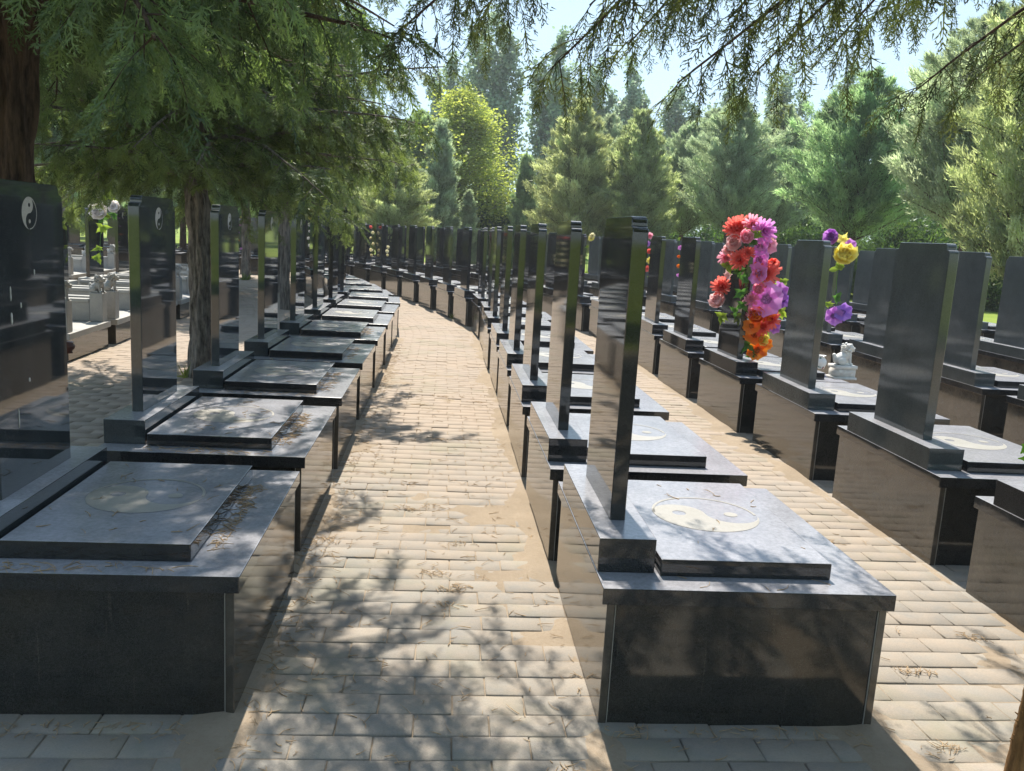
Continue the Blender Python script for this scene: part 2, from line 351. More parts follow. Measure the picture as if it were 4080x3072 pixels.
# ------------------------------------------------------------------ the black granite grave
def bx(x): return x - WB / 2
def by(y): return y - DB / 2
def fbox(x0, x1, y0, y1, z0, z1, bev=0.003, seg=2): return box_bm(bx(x0), by(y0), z0, bx(x1), by(y1), z1, bev, seg)
def stele_mesh():
    y0, y1, x0, x1 = by(0.3145), by(0.8743), bx(0.0526), bx(0.1077)
    prof = [(y0, ZP - 0.002)]
    def arc(cy, cz, r, a0, a1, n=6): return [(cy + r * math.cos(R(a0 + (a1 - a0) * i / n)), cz + r * math.sin(R(a0 + (a1 - a0) * i / n))) for i in range(n + 1)]
    r1, st, sh = 0.018, 0.03, 0.036
    left = arc(y0 + r1, ZS - sh - r1, r1, 180, 90) + arc(y0 + st - 0.004, ZS - sh + 0.004, 0.004, 270, 360, 3) + arc(y0 + st + 0.022, ZS - 0.022, 0.022, 180, 90)
    prof += left; prof += [(y0 + y1 - a, b) for a, b in reversed(prof)]
    bm = bmesh.new(); va = [bm.verts.new((x0, a, b)) for a, b in prof]; f = bm.faces.new(va)
    ex = bmesh.ops.extrude_face_region(bm, geom=[f])
    for e in ex['geom']:
        if isinstance(e, bmesh.types.BMVert): e.co.x = x1
    bmesh.ops.recalc_face_normals(bm, faces=bm.faces[:])
    eds = [e for e in bm.edges if abs(e.verts[0].co.x - e.verts[1].co.x) < 1e-6]
    bmesh.ops.bevel(bm, geom=eds, offset=0.0025, segments=1, affect='EDGES')
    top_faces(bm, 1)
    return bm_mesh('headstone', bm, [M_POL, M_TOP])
def yin_yang(r, ring=0.05):             # faces in the plane (u right, v up): pale half, its eye left dark, the other half's dot, ring
    bm = bmesh.new(); N = 48
    def P(a, c=(0, 0), q=1): return (c[0] + q * math.cos(a), c[1] + q * math.sin(a))
    # pale half: below the S curve, bulging up on the left
    out = [P(math.pi + math.pi * i / N) for i in range(N + 1)]                      # lower outer arc, left to right
    s1 = [P(-math.pi * i / (N // 2), (0.5, 0), 0.5) for i in range(1, N // 2 + 1)]   # dips below on the right
    s2 = [P(math.pi * i / (N // 2), (-0.5, 0), 0.5) for i in range(1, N // 2)]       # bulges above on the left
    outer = out + s1 + s2
    hole = [P(-2 * math.pi * i / 20, (-0.5, 0), 0.13) for i in range(20)]
    def loop(pts): 
        vs = [bm.verts.new((a * r, b * r, 0)) for a, b in pts]; return [bm.edges.new((vs[i], vs[(i + 1) % len(vs)])) for i in range(len(vs))]
    bmesh.ops.triangle_fill(bm, edges=loop(outer) + loop(hole), use_beauty=True)
    vs = [bm.verts.new((0.5 * r + 0.13 * r * math.cos(2 * math.pi * i / 20), 0.13 * r * math.sin(2 * math.pi * i / 20), 0)) for i in range(20)]; bm.faces.new(vs)
    a = [bm.verts.new((r * math.cos(math.pi * i / N), r * math.sin(math.pi * i / N), 0)) for i in range(N + 1)]
    b = [bm.verts.new((r * (1 - ring) * math.cos(math.pi * i / N), r * (1 - ring) * math.sin(math.pi * i / N), 0)) for i in range(N + 1)]
    for i in range(N): bm.faces.new((a[i], a[i + 1], b[i + 1], b[i]))
    bm.normal_update()
    for f in bm.faces:
        if f.normal.z < 0: f.normal_flip()
    return bm
def grave_meshes():
    me = {}
    bm = fbox(0.031, WB - 0.031, 0.004, DB - 0.004, -0.03, ZB, 0.0)
    me['base'] = bm_mesh('grave_base', bm, [M_FRONT])
    bm = fbox(0, 0.027, 0, DB, -0.03, ZB, 0.002, 1); me['side0'] = bm_mesh('side_panel', bm, [M_BASE])
    bm = fbox(WB - 0.027, WB, 0, DB, -0.03, ZB, 0.002, 1); me['side1'] = bm_mesh('side_panel', bm, [M_BASE])
    for k, x in (('side0', 0.0275), ('side1', WB - 0.0305)):     # pale joint between side panel and front
        bm = bmesh.new(); bm.from_mesh(me[k])
        for y0, y1 in ((-0.0006, 0.003), (DB - 0.003, DB + 0.0006)):
            r_ = bmesh.ops.create_cube(bm, size=1)['verts']
            for v in r_: v.co = Vector((bx(x + (0.003 if v.co.x > 0 else 0)), by(y1 if v.co.y > 0 else y0), ZB - 0.002 if v.co.z > 0 else 0))
            for f in {f for v in r_ for f in v.link_faces}: f.material_index = 1
        bm.to_mesh(me[k]); bm.free(); me[k].materials.append(M_SEAL)
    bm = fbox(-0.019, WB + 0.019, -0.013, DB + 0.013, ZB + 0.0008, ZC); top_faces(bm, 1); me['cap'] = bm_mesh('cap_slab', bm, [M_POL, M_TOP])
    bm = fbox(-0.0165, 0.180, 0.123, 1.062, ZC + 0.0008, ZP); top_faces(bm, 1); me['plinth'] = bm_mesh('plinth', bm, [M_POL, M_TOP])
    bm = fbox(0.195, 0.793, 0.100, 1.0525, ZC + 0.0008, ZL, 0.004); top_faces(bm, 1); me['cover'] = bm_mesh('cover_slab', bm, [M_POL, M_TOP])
    me['stele'] = stele_mesh()
    bm = yin_yang(0.21); 
    for v in bm.verts: v.co = Vector((bx(0.494) + v.co.x, by(0.60) + v.co.y, ZL + 0.0012))
    me['em1'] = bm_mesh('emblem', bm, [M_ETCH2])
    bm = yin_yang(0.057, 0.07)
    for v in bm.verts: u, t = v.co.x, v.co.y; v.co = Vector((bx(0.1077) + 0.0012, by(0.60) + t, ZS - 0.108 - u))   # pale lobe uppermost
    bmesh.ops.recalc_face_normals(bm, faces=bm.faces[:])
    me['em2'] = bm_mesh('emblem', bm, [M_ETCH])
    return me
GM = grave_meshes()
def make_grave():
    g = empty('granite_grave')
    b = link('base', GM['base'], g)
    for s in ('side0', 'side1'): link('side_panel', GM[s], b)
    link('cap_slab', GM['cap'], g); link('plinth', GM['plinth'], g)
    st = link('headstone', GM['stele'], g); link('emblem', GM['em2'], st)
    cv = link('cover_slab', GM['cover'], g); link('emblem', GM['em1'], cv)
    return g
ORD = ['first', 'second', 'third', 'fourth', 'fifth', 'sixth', 'seventh', 'eighth', 'ninth', 'tenth', 'eleventh', 'twelfth', 'thirteenth', 'fourteenth', 'fifteenth', 'sixteenth', 'seventeenth', 'eighteenth', 'nineteenth', 'twentieth']
ROWTXT = {'L1': 'row just left of the central path', 'R1': 'row just right of the central path', 'R2': 'second row right of the central path', 'R3': 'third row right of the central path', 'R4': 'fourth row right of the central path', 'R5': 'fifth row right of the central path'}
SPECIAL = {
 ('R1', 0): 'nearest black granite grave right of the central path, large yin-yang on its slab',
 ('L1', 0): 'nearest black granite grave left of the path, shaded, twigs lying on its slab',
 ('L1', 1): 'second shaded black grave left of the path, brown needles along its slab',
 ('R2', 0): 'black granite grave cut off by the right edge, only its left end showing',
 ('R2', 1): 'tall grey-green speckled headstone grave behind the nearest slab on the right',
 ('R2', 2): 'black granite grave on the right with a small white lion on its slab',
 ('R2', 3): 'black granite grave on the right whose headstone is wrapped in bright artificial flowers',
}
GRAVES = {}
first = make_grave(); used = False
def place_grave(key, i, x, y, rot, label, group):
    global used
    g = first if not used else copy_tree(first); used = True
    tl = 0.0 if i < 3 else 0.003
    g.location = (x, y, 0); g.rotation_euler = (random.gauss(0, tl), random.gauss(0, tl), rot)
    tag(g, label, 'grave', group); GRAVES[(key, i)] = g
    return g
FITTED = {('R1', 0): (0.3527, 2.6231, 0.079), ('L1', 0): (-1.7962, 2.4538, 0.0959), ('R2', 1): (2.267, 4.3034, 0.079), ('R2', 2): (2.1509, 5.8749, 0.0736)}
EXT = {'L1': (0, 13), 'R1': (0, 18), 'R2': (0, 18), 'R3': (2, 18), 'R4': (3, 17), 'R5': (5, 16)}
for key, (d, ph) in ROWS.items():
    a, b = EXT[key]
    for i in range(a, b):
        s = ph + i * PITCH_S[key]
        # the row datum is the front left corner of the plinth; the grave's own origin is its middle
        dd = d + 0.0166 + WB / 2; ss = s - 0.123 + DB / 2
        (xy, h) = curve(dd, ss, key != 'R1'); h = h - R(1.5) * (s > 10)
        if (key, i) in FITTED:           # the nearest ones, measured singly
            fx, fy, h = FITTED[(key, i)]; xy = (fx + WB / 2 * math.cos(h) - DB / 2 * math.sin(h), fy + WB / 2 * math.sin(h) + DB / 2 * math.cos(h))
        lab = SPECIAL.get((key, i), 'black granite grave, %s from the front in the %s' % (ORD[i - a], ROWTXT[key]))
        place_grave(key, i, float(xy[0]) + random.gauss(0, 0.006) * (i > 2), float(xy[1]) + random.gauss(0, 0.012) * (i > 2), float(h) + random.gauss(0, 0.004) * (i > 2), lab, 'black granite graves in curved rows')
# another section of graves beyond the trees on the left
k = 0
for r in range(3):
    for c in range(7):
        x, y = -14.0 + c * 1.55 + r * 0.3, 26.5 + r * 2.6 - c * 0.12
        place_grave('F', k, x, y, R(-78) , 'black granite grave, %s from the left in the %s row beyond the left trees' % (ORD[c], ORD[r]), 'black graves beyond the left trees'); k += 1
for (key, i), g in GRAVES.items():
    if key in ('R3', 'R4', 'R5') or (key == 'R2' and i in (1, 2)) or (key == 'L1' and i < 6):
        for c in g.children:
            if c.name.split('.')[0] in ('headstone', 'plinth'): c.material_slots[0].link = 'OBJECT'; c.material_slots[0].material = M_SEMI if key == 'L1' else M_SKY_DUST
# wax drips on the nearest left headstone
for yy, z0, z1, r in ((-0.13, 1.28, 1.33, 0.003), (-0.13, 1.20, 1.24, 0.004), (-0.06, 1.25, 1.27, 0.003), (-0.11, 0.83, 0.90, 0.003), (0.05, 1.36, 1.38, 0.003), (-0.02, 0.98, 0.995, 0.004)):
    mb = MB(); mb.tube([(bx(0.1082), yy - 0.02, z) for z in np.linspace(z0, z1, 5)], [r * 0.3, r, r * 0.7, r * 0.9, r * 0.4], 6)
    drip = link('wax_drip', mb.mesh('wax_drip', [M_WAX], True), [c for c in GRAVES[('L1', 0)].children if c.name.startswith('headstone')][0])

# ------------------------------------------------------------------ guardian lions (one smooth body, remeshed)
def remesh(bm, voxel, mats, name, iters=4):
    me = bpy.data.meshes.new('tmp'); bm.to_mesh(me); bm.free()
    o = bpy.data.objects.new('tmp', me); COL.objects.link(o)
    md = o.modifiers.new('r', 'REMESH'); md.mode = 'VOXEL'; md.voxel_size = voxel; md.use_smooth_shade = True
    sm = o.modifiers.new('s', 'SMOOTH'); sm.iterations = iters; sm.factor = 0.4
    dg = bpy.context.evaluated_depsgraph_get(); out = bpy.data.meshes.new_from_object(o.evaluated_get(dg)); out.name = name
    bpy.data.objects.remove(o); bpy.data.meshes.remove(me)
    out.materials.clear()
    for m in mats: out.materials.append(m)
    return out
def ball(bm, c, r, sub=3):
    r = (r, r, r) if not isinstance(r, (tuple, list)) else r
    bmesh.ops.create_icosphere(bm, subdivisions=sub, radius=1, matrix=Matrix.Translation(c) @ Matrix.Diagonal((*r, 1)))
def limb(bm, a, b, r0, r1, n=6):
    for i in range(n + 1):
        t = i / n; ball(bm, [a[k] * (1 - t) + b[k] * t for k in range(3)], r0 * (1 - t) + r1 * t, 2)
def lion_body():                        # sits facing +x, haunches at -x; about 0.17 high
    bm = bmesh.new()
    ball(bm, (-0.035, 0, 0.042), (0.045, 0.046, 0.042)); limb(bm, (-0.03, 0, 0.05), (0.022, 0, 0.085), 0.043, 0.036)
    for s in (-1, 1):
        ball(bm, (-0.03, s * 0.036, 0.032), (0.036, 0.018, 0.030)); limb(bm, (-0.02, s * 0.038, 0.012), (0.02, s * 0.038, 0.010), 0.012, 0.011)
        limb(bm, (0.032, s * 0.022, 0.085), (0.042, s * 0.024, 0.012), 0.017, 0.011); ball(bm, (0.050, s * 0.024, 0.010), (0.017, 0.013, 0.010), 2)
    ball(bm, (0.03, 0, 0.135), (0.036, 0.034, 0.034)); ball(bm, (0.062, 0, 0.128), (0.019, 0.022, 0.016)); ball(bm, (0.066, 0, 0.112), (0.014, 0.018, 0.007)); ball(bm, (0.080, 0, 0.134), (0.006, 0.010, 0.006))
    for s in (-1, 1): ball(bm, (0.055, s * 0.016, 0.147), 0.008, 2); ball(bm, (0.020, s * 0.034, 0.155), (0.010, 0.006, 0.013), 2)
    for k in range(34):                 # curled mane
        a = k * 2.4; zz = 0.085 + 0.085 * (k / 34)
        rr = 0.036 * math.sqrt(max(0.1, 1 - ((zz - 0.13) / 0.052) ** 2)) + 0.004
        x = 0.018 + rr * math.cos(a); y = rr * math.sin(a)
        if x > 0.042 and zz < 0.155: continue
        ball(bm, (x, y, zz), 0.0105, 2)
    limb(bm, (-0.075, 0, 0.03), (-0.082, 0, 0.075), 0.010, 0.016)
    return bm
LION = remesh(lion_body(), 0.0032, [M_MARBLE], 'lion_body', 2)
LION_GREY = LION.copy(); LION_GREY.materials.clear(); LION_GREY.materials.append(M_GREY); LION_GREY.name = 'lion_body_grey'
def pedestal_mesh():
    mb = MB(); mb.box(-0.095, -0.068, 0, 0.085, 0.068, 0.012); mb.box(-0.085, -0.058, 0.012, 0.075, 0.058, 0.056); mb.box(-0.093, -0.066, 0.056, 0.083, 0.066, 0.072)
    for s in (-1, 1):                   # carved drape on the sides
        for kx in (-0.042, 0.032):
            mb.add([(kx - 0.034, s * 0.0605, 0.054), (kx + 0.034, s * 0.0605, 0.054), (kx, s * 0.0605, 0.022), (kx - 0.034, s * 0.057, 0.054), (kx + 0.034, s * 0.057, 0.054), (kx, s * 0.057, 0.022)], [(0, 1, 2), (0, 3, 4), (0, 4, 1), (1, 4, 5), (1, 5, 2), (2, 5, 3)])
    return mb.mesh('pedestal', [M_MARBLE])
p = on(3355, 1512, ZL)
lion = empty('lion_statue', (p.x + 0.02, p.y + 0.06, ZL + 0.0005), R(8), 1.1)
tag(lion, 'small white stone lion sitting on a carved pedestal on a dark grave slab', 'statue')
pd = link('pedestal', pedestal_mesh(), lion); pd.scale = (1.0, 1.0, 1.5); link('lion_body', LION, lion, (-0.004, 0, 0.106))
# porcelain vase
def lathe(prof, seg=24):
    mb = MB(); th = np.arange(seg) * 2 * np.pi / seg; pr = np.array(prof)
    v = np.stack([pr[:, 0, None] * np.cos(th), pr[:, 0, None] * np.sin(th), np.repeat(pr[:, 1, None], seg, 1)], -1).reshape(-1, 3)
    i = np.arange(len(pr) - 1)[:, None] * seg; j = np.arange(seg)[None]
    mb.add(v, np.stack([i + j, i + (j + 1) % seg, i + seg + (j + 1) % seg, i + seg + j], -1).reshape(-1, 4)); return mb
def porcelain():
    m, n, b = mat('painted_porcelain'); tc = node(n, 'ShaderNodeTexCoord')
    v = node(n, 'ShaderNodeTexVoronoi'); v.inputs['Scale'].default_value = 28; n.links.new(tc.outputs['Object'], v.inputs['Vector'])
    x = noise(n, 14, 3, 0.5, tc.outputs['Object'])
    c = mixc(n, ramp(n, v.outputs['Distance'], [(0.25, 1), (0.36, 0)]).outputs[0], (0.78, 0.78, 0.76), (0.08, 0.22, 0.2))
    c = mixc(n, ramp(n, x.outputs[0], [(0.62, 0), (0.66, 1)]).outputs[0], c, (0.35, 0.06, 0.05))
    n.links.new(c, b.inputs['Base Color']); b.inputs['Roughness'].default_value = 0.12; return m
p = on(3274, 1470, ZL)
vz = empty('porcelain_vase', (p.x, p.y + 0.03, ZL + 0.0005)); tag(vz, 'small white porcelain vase painted green and red, beside the white lion', 'vase')
link('vase_body', lathe([(0.0, 0), (0.030, 0.0), (0.034, 0.012), (0.046, 0.04), (0.049, 0.06), (0.040, 0.085), (0.026, 0.10), (0.027, 0.112), (0.040, 0.122), (0.037, 0.122), (0.024, 0.110), (0.022, 0.09)]).mesh('vase_body', [porcelain()], True), vz)

# ------------------------------------------------------------------ tombs of pale granite with lion posts (left)
def pale_tomb_meshes():                 # origin middle of the footprint; front towards +x
    me = {}; W, D, H = 1.55, 1.26, 0.24
    x0, x1, y0, y1 = -W / 2, W / 2, -D / 2, D / 2
    me['base'] = bm_mesh('tomb_base', box_bm(x0, y0, -0.03, x1, y1, H, 0.002, 1), [M_BASE])
    me['floor'] = bm_mesh('tomb_floor', box_bm(x0 - 0.03, y0 - 0.025, H + 0.001, x1 + 0.03, y1 + 0.025, H + 0.07, 0.005, 2), [M_GREY])
    z = H + 0.0715
    me['post'] = bm_mesh('tomb_post', box_bm(-0.075, -0.075, z, 0.075, 0.075, z + 0.34, 0.006, 2), [M_GREY])
    mb = MB(); me['walls'] = []
    for s in (-1, 1):
        yc = s * (D / 2 - 0.075)
        bm = box_bm(x0 + 0.22, yc - 0.045, z, x1 - 0.16, yc + 0.045, z + 0.22, 0.004, 2); me['walls'].append(bm_mesh('side_wall', bm, [M_GREY]))
        bm = box_bm(x0 + 0.22, yc - 0.06, z + 0.2212, x1 - 0.16, yc + 0.06, z + 0.265, 0.006, 2); me['walls'].append(bm_mesh('wall_coping', bm, [M_GREY]))
    me['plinth'] = bm_mesh('tomb_plinth', box_bm(x0, y0 + 0.16, z, x0 + 0.2, y1 - 0.16, z + 0.26, 0.004, 2), [M_GREY])
    bm = bmesh.new(); st = GM['stele']; bm.from_mesh(st)
    for v in bm.verts: v.co = Vector((x0 + 0.1 + (v.co.x - bx(0.08)), (v.co.y - by(0.594)) * 1.15, z + 0.262 + (v.co.z - ZP) * 1.02))
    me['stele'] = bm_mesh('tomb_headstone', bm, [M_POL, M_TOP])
    bm = yin_yang(0.057, 0.07)
    zt = z + 0.262 + (ZS - ZP) * 1.02
    for v in bm.verts: u, t = v.co.x, v.co.y; v.co = Vector((x0 + 0.1 + 0.029, t, zt - 0.125 - u))
    bmesh.ops.recalc_face_normals(bm, faces=bm.faces[:]); me['em'] = bm_mesh('emblem', bm, [M_ETCH])
    return me, (x0, x1, y0, y1, z)
TM, (tx0, tx1, ty0, ty1, tz) = pale_tomb_meshes()
def make_tomb():
    g = empty('pale_tomb'); link('base', TM['base'], g); link('floor_slab', TM['floor'], g)
    for s in (-1, 1):
        p = link('post', TM['post'], g, (tx1 - 0.075, s * (ty1 - 0.075), 0))
        l = link('lion', LION_GREY, p, (0.0, 0, tz + 0.338), R(-20) * s); l.scale = (1.25, 1.25, 1.25)
    for a, b in ((0, 1), (2, 3)):
        wl = link('side_wall', TM['walls'][a], g); link('coping', TM['walls'][b], wl)
    link('plinth', TM['plinth'], g); s_ = link('headstone', TM['stele'], g); link('emblem', TM['em'], s_)
    return g
tomb0 = make_tomb(); tused = False
TOMBS = []
def place_tomb(x, y, rot, label):
    global tused
    t = tomb0 if not tused else copy_tree(tomb0); tused = True
    t.location = (x, y, 0); t.rotation_euler.z = rot; tag(t, label, 'grave', 'pale granite tombs with lion posts'); TOMBS.append(t); return t
for i in range(7):
    y = 9.42 + i * 1.45; a = R(8) + max(0, i - 3) * R(2.2)
    xf = -4.80 - 0.12 * (y - 9.4) - 0.012 * max(0, y - 13) ** 2
    place_tomb(xf - 0.775, y, a, 'pale granite tomb with lion posts, %s from the front in the row beyond the trunks' % ORD[i])
for i in range(6):
    y = 11.2 + i * 1.6
    place_tomb(-8.9 - 0.14 * (y - 11), y, R(9), 'pale granite tomb, %s from the front in the second row beyond the trunks' % ORD[i])
p = on(278, 1410, 0.312)
pot = empty('incense_pot', (p.x - 0.05, p.y + 0.05, 0.312)); tag(pot, 'small brown incense pot on the nearest pale granite tomb', 'pot')
M_POT = plain('brown_glaze', (0.14, 0.05, 0.03), 0.3)
link('pot_body', lathe([(0.0, 0), (0.05, 0), (0.045, 0.02), (0.07, 0.05), (0.065, 0.075), (0.05, 0.085), (0.06, 0.10), (0.045, 0.095), (0.04, 0.05)]).mesh('pot_body', [M_POT], True), pot)

# ------------------------------------------------------------------ foliage generators
def spray_template(seed, L=0.22, n=9, sub=4, w=0.004):
    r = np.random.default_rng(seed); T = []
    def tri(a, b, w0, nrm=(0, 0, 1)):
        a = np.array(a, float); b = np.array(b, float); d = b - a
        s = np.cross(d, nrm); s /= np.linalg.norm(s) + 1e-9
        T.append([a - s * w0 / 2, a + s * w0 / 2, b])
    tri((0, 0, 0), (L, 0, -0.02), w * 1.1)
    for i in range(n):
        t = (i + 0.6) / n; p = np.array((L * t, 0, -0.02 * t * t)); sg = 1 if i % 2 else -1
        for s2 in ((sg,) if i % 3 else (sg, -sg)):
            ang = r.uniform(0.5, 0.85) * s2; l = L * (0.46 * (1 - t) + 0.14) * r.uniform(0.7, 1.2)
            d = np.array((math.cos(ang), math.sin(ang), r.uniform(-0.35, 0.15))); e = p + d * l
            nr = r.normal(0, 0.5, 3) + (0, 0, 1)
            tri(p, e, w, nr)
            for k in range(sub):
                u = (k + 0.8) / (sub + 0.5); q = p + d * l * u; a2 = ang + (0.6 if k % 2 else -0.6) + r.normal(0, 0.15)
                d2 = np.array((math.cos(a2), math.sin(a2), r.uniform(-0.4, 0.25))); tri(q, q + d2 * l * 0.5 * (1.1 - u * 0.6), w * 0.95, r.normal(0, 0.7, 3) + (0, 0, 1))
    return np.array(T).reshape(-1, 3)
SPR = [spray_template(i, 0.145, 8, 4, 0.0078) for i in range(5)]
SPR_FINE = [spray_template(10 + i, 0.16, 8, 3, 0.0075) for i in range(4)]
def frames(dirs, roll=None, r=rng):
    d = dirs / (np.linalg.norm(dirs, axis=1)[:, None] + 1e-9)
    up = np.array((0, 0, 1.0)) + r.normal(0, 0.35, d.shape)
    y = np.cross(up, d); y /= np.linalg.norm(y, axis=1)[:, None] + 1e-9
    z = np.cross(d, y); return np.stack([d, y, z], 1)       # rows are axes
def stamp(mb, tmpls, pos, dirs, scale, tint, mi=0, r=rng):
    pos = np.asarray(pos); dirs = np.asarray(dirs); scale = np.asarray(scale); which = r.integers(0, len(tmpls), len(pos)); F = frames(dirs, r=r)
    for k, t in enumerate(tmpls):
        s = which == k
        if not s.any(): continue
        v = np.einsum('nj,kji->kni', t, F[s]) * scale[s][:, None, None] + pos[s][:, None]
        n = v.shape[0] * v.shape[1]
        mb.add(v.reshape(-1, 3), np.arange(n).reshape(-1, 3), mi, np.repeat(tint[s], len(t) // 3))
def unit(v): v = np.asarray(v, float); return v / (np.linalg.norm(v) + 1e-9)
def grow_limb(p0, d0, L, n, sag, r, wig=0.06):
    pts = [np.array(p0, float)]; d = unit(d0)
    for i in range(n):
        d = unit(d + np.array((0, 0, -sag / n)) + r.normal(0, wig, 3)); pts.append(pts[-1] + d * L / n)
    return np.array(pts)
def limb_foliage(limb_pts, acc, wood, r, start=0.25, tw_step=0.11, tw_len=(0.3, 0.6), sp_step=0.065, hang=0.9, scale=(0.7, 1.15)):
    seg = np.linalg.norm(np.diff(limb_pts, axis=0), axis=1); L = seg.sum(); cum = np.concatenate([[0], np.cumsum(seg)])
    u = start * L; side = 1
    while u < L:
        i = min(np.searchsorted(cum, u) - 1, len(seg) - 1); i = max(i, 0)
        f = (u - cum[i]) / seg[i]; p = limb_pts[i] * (1 - f) + limb_pts[i + 1] * f; d = unit(limb_pts[i + 1] - limb_pts[i])
        lat = unit(np.cross(d, (0, 0, 1))) * side; side = -side
        dd = unit(d * r.uniform(0.3, 0.9) + lat * r.uniform(0.3, 0.9) + np.array((0, 0, r.uniform(-0.7, 0.3))))
        tl = r.uniform(*tw_len) * (1.15 - 0.6 * u / L)
        tw = grow_limb(p, dd, tl, 5, hang * r.uniform(0.5, 1.3), r, 0.08)
        wood.append((tw, 0.006 * (1.2 - 0.5 * u / L)))
        k = 0.06
        sd = 1
        while k < tl:
            j = min(int(k / tl * 5), 4); q = tw[j] + (tw[j + 1] - tw[j]) * (k / tl * 5 - j); td = unit(tw[j + 1] - tw[j])
            la = unit(np.cross(td, (0, 0, 1)) + r.normal(0, 0.4, 3)) * sd; sd = -sd
            acc.append((q, unit(td * 0.9 + la * r.uniform(0.3, 0.9) + np.array((0, 0, -0.35 * hang * r.random()))), r.uniform(*scale) * (1.1 - 0.4 * k / tl)))
            k += sp_step * r.uniform(0.7, 1.3)
        acc.append((tw[-1], unit(tw[-1] - tw[-2]), r.uniform(*scale)))
        u += tw_step * r.uniform(0.6, 1.4)
def trunk_geo(mb, pts, rads, r, sides=18, rough=0.12, seg=40, mi=0):
    pts = np.asarray(pts, float); tt = np.linspace(0, 1, len(pts)); ts = np.linspace(0, 1, seg)
    P = np.stack([np.interp(ts, tt, pts[:, i]) for i in range(3)], 1); Rr = np.interp(ts, tt, rads)
    th = np.arange(sides) * 2 * np.pi / sides
    ph = r.random() * 99
    fl = 1 + rough * 1.6 * (np.abs(2 * fbm(np.repeat(th[None] * 2.6, seg, 0) + ph, (ts * np.linalg.norm(pts[-1] - pts[0]) * 1.4)[:, None] + 0 * th[None] + ph, 3) - 1) - 0.2)
    fl += (np.exp(-ts / 0.03) * 0.14)[:, None]
    v = np.stack([P[:, 0, None] + Rr[:, None] * fl * np.cos(th), P[:, 1, None] + Rr[:, None] * fl * np.sin(th), np.repeat(P[:, 2, None], sides, 1)], -1).reshape(-1, 3)
    i = np.arange(seg - 1)[:, None] * sides; j = np.arange(sides)[None]
    mb.add(v, np.stack([i + j, i + (j + 1) % sides, i + sides + (j + 1) % sides, i + sides + j], -1).reshape(-1, 4), mi)
def near_juniper(seed, zb=2.3, H=6.6, rad=2.4, n_limbs=125):
    r = np.random.default_rng(seed); acc = []; wood = []; mb = MB()
    tp = [(0, 0, -0.03), (0.02, 0.01, 1.2), (-0.03, 0.03, 2.4), (0.05, 0.0, 4.2), (0.0, 0.05, H * 0.97)]
    trunk_geo(mb, tp, [0.106, 0.098, 0.092, 0.06, 0.015], r, 64, 0.42, 110)
    for k in range(n_limbs):
        t = (k + r.random()) / n_limbs; z = zb - 0.1 + (H - zb - 0.2) * t ** 1.15
        a = k * 2.39996 + r.normal(0, 0.25); prof = (1 - t) ** 0.6 * (0.78 + 0.22 * min(1, t / 0.15))
        L = rad * prof * r.uniform(0.8, 1.12) + 0.15; el = R(r.uniform(8, 30) + 30 * t)
        x, y = np.interp(z, [0, 2.4, 4.2, H], [0, -0.03, 0.05, 0]), np.interp(z, [0, 2.4, 4.2, H], [0, 0.03, 0, 0.05])
        lp = grow_limb((x, y, z), (math.cos(a) * math.cos(el), math.sin(a) * math.cos(el), math.sin(el)), L, 8, 0.62, r)
        mb.tube(lp, np.linspace(0.03 * (1 - 0.6 * t), 0.005, len(lp)), 6)
        limb_foliage(lp, acc, wood, r, 0.14, 0.082, (0.28, 0.66), 0.036, 1.0)
    for tw, rr in wood: mb.tube(tw, np.linspace(rr, 0.0015, len(tw)), 3)
    pos = np.array([a[0] for a in acc]); di = np.array([a[1] for a in acc]); sc = np.array([a[2] for a in acc])
    cm = MB(); stamp(cm, SPR, pos, di, sc * 1.15, np.clip(r.normal(0.45, 0.25, len(pos)), 0, 1), 0, r)
    return mb.mesh('near_juniper_trunk', [M_BARK], True), cm.mesh('near_juniper_crown', [M_JUN_NEAR])
def leaf_tris(pos, di, ln, wd, r):      # slim double-curved leaf blades as triangles
    d = di / (np.linalg.norm(di, axis=1)[:, None] + 1e-9); s = np.cross(d, r.normal(0, 1, d.shape)); s /= np.linalg.norm(s, axis=1)[:, None] + 1e-9
    v = np.stack([pos - s * wd[:, None] / 2, pos + s * wd[:, None] / 2, pos + d * ln[:, None]], 1); return v.reshape(-1, 3)
def leaf_quads(pos, ln, r, asp=0.8):
    n = len(pos); d = r.normal(0, 1, (n, 3)); d /= np.linalg.norm(d, axis=1)[:, None]; s = np.cross(d, r.normal(0, 1, (n, 3))); s /= np.linalg.norm(s, axis=1)[:, None]
    ln = ln[:, None]; return np.stack([pos, pos + d * ln * 0.5 + s * ln * asp / 2, pos + d * ln, pos + d * ln * 0.5 - s * ln * asp / 2], 1).reshape(-1, 3)
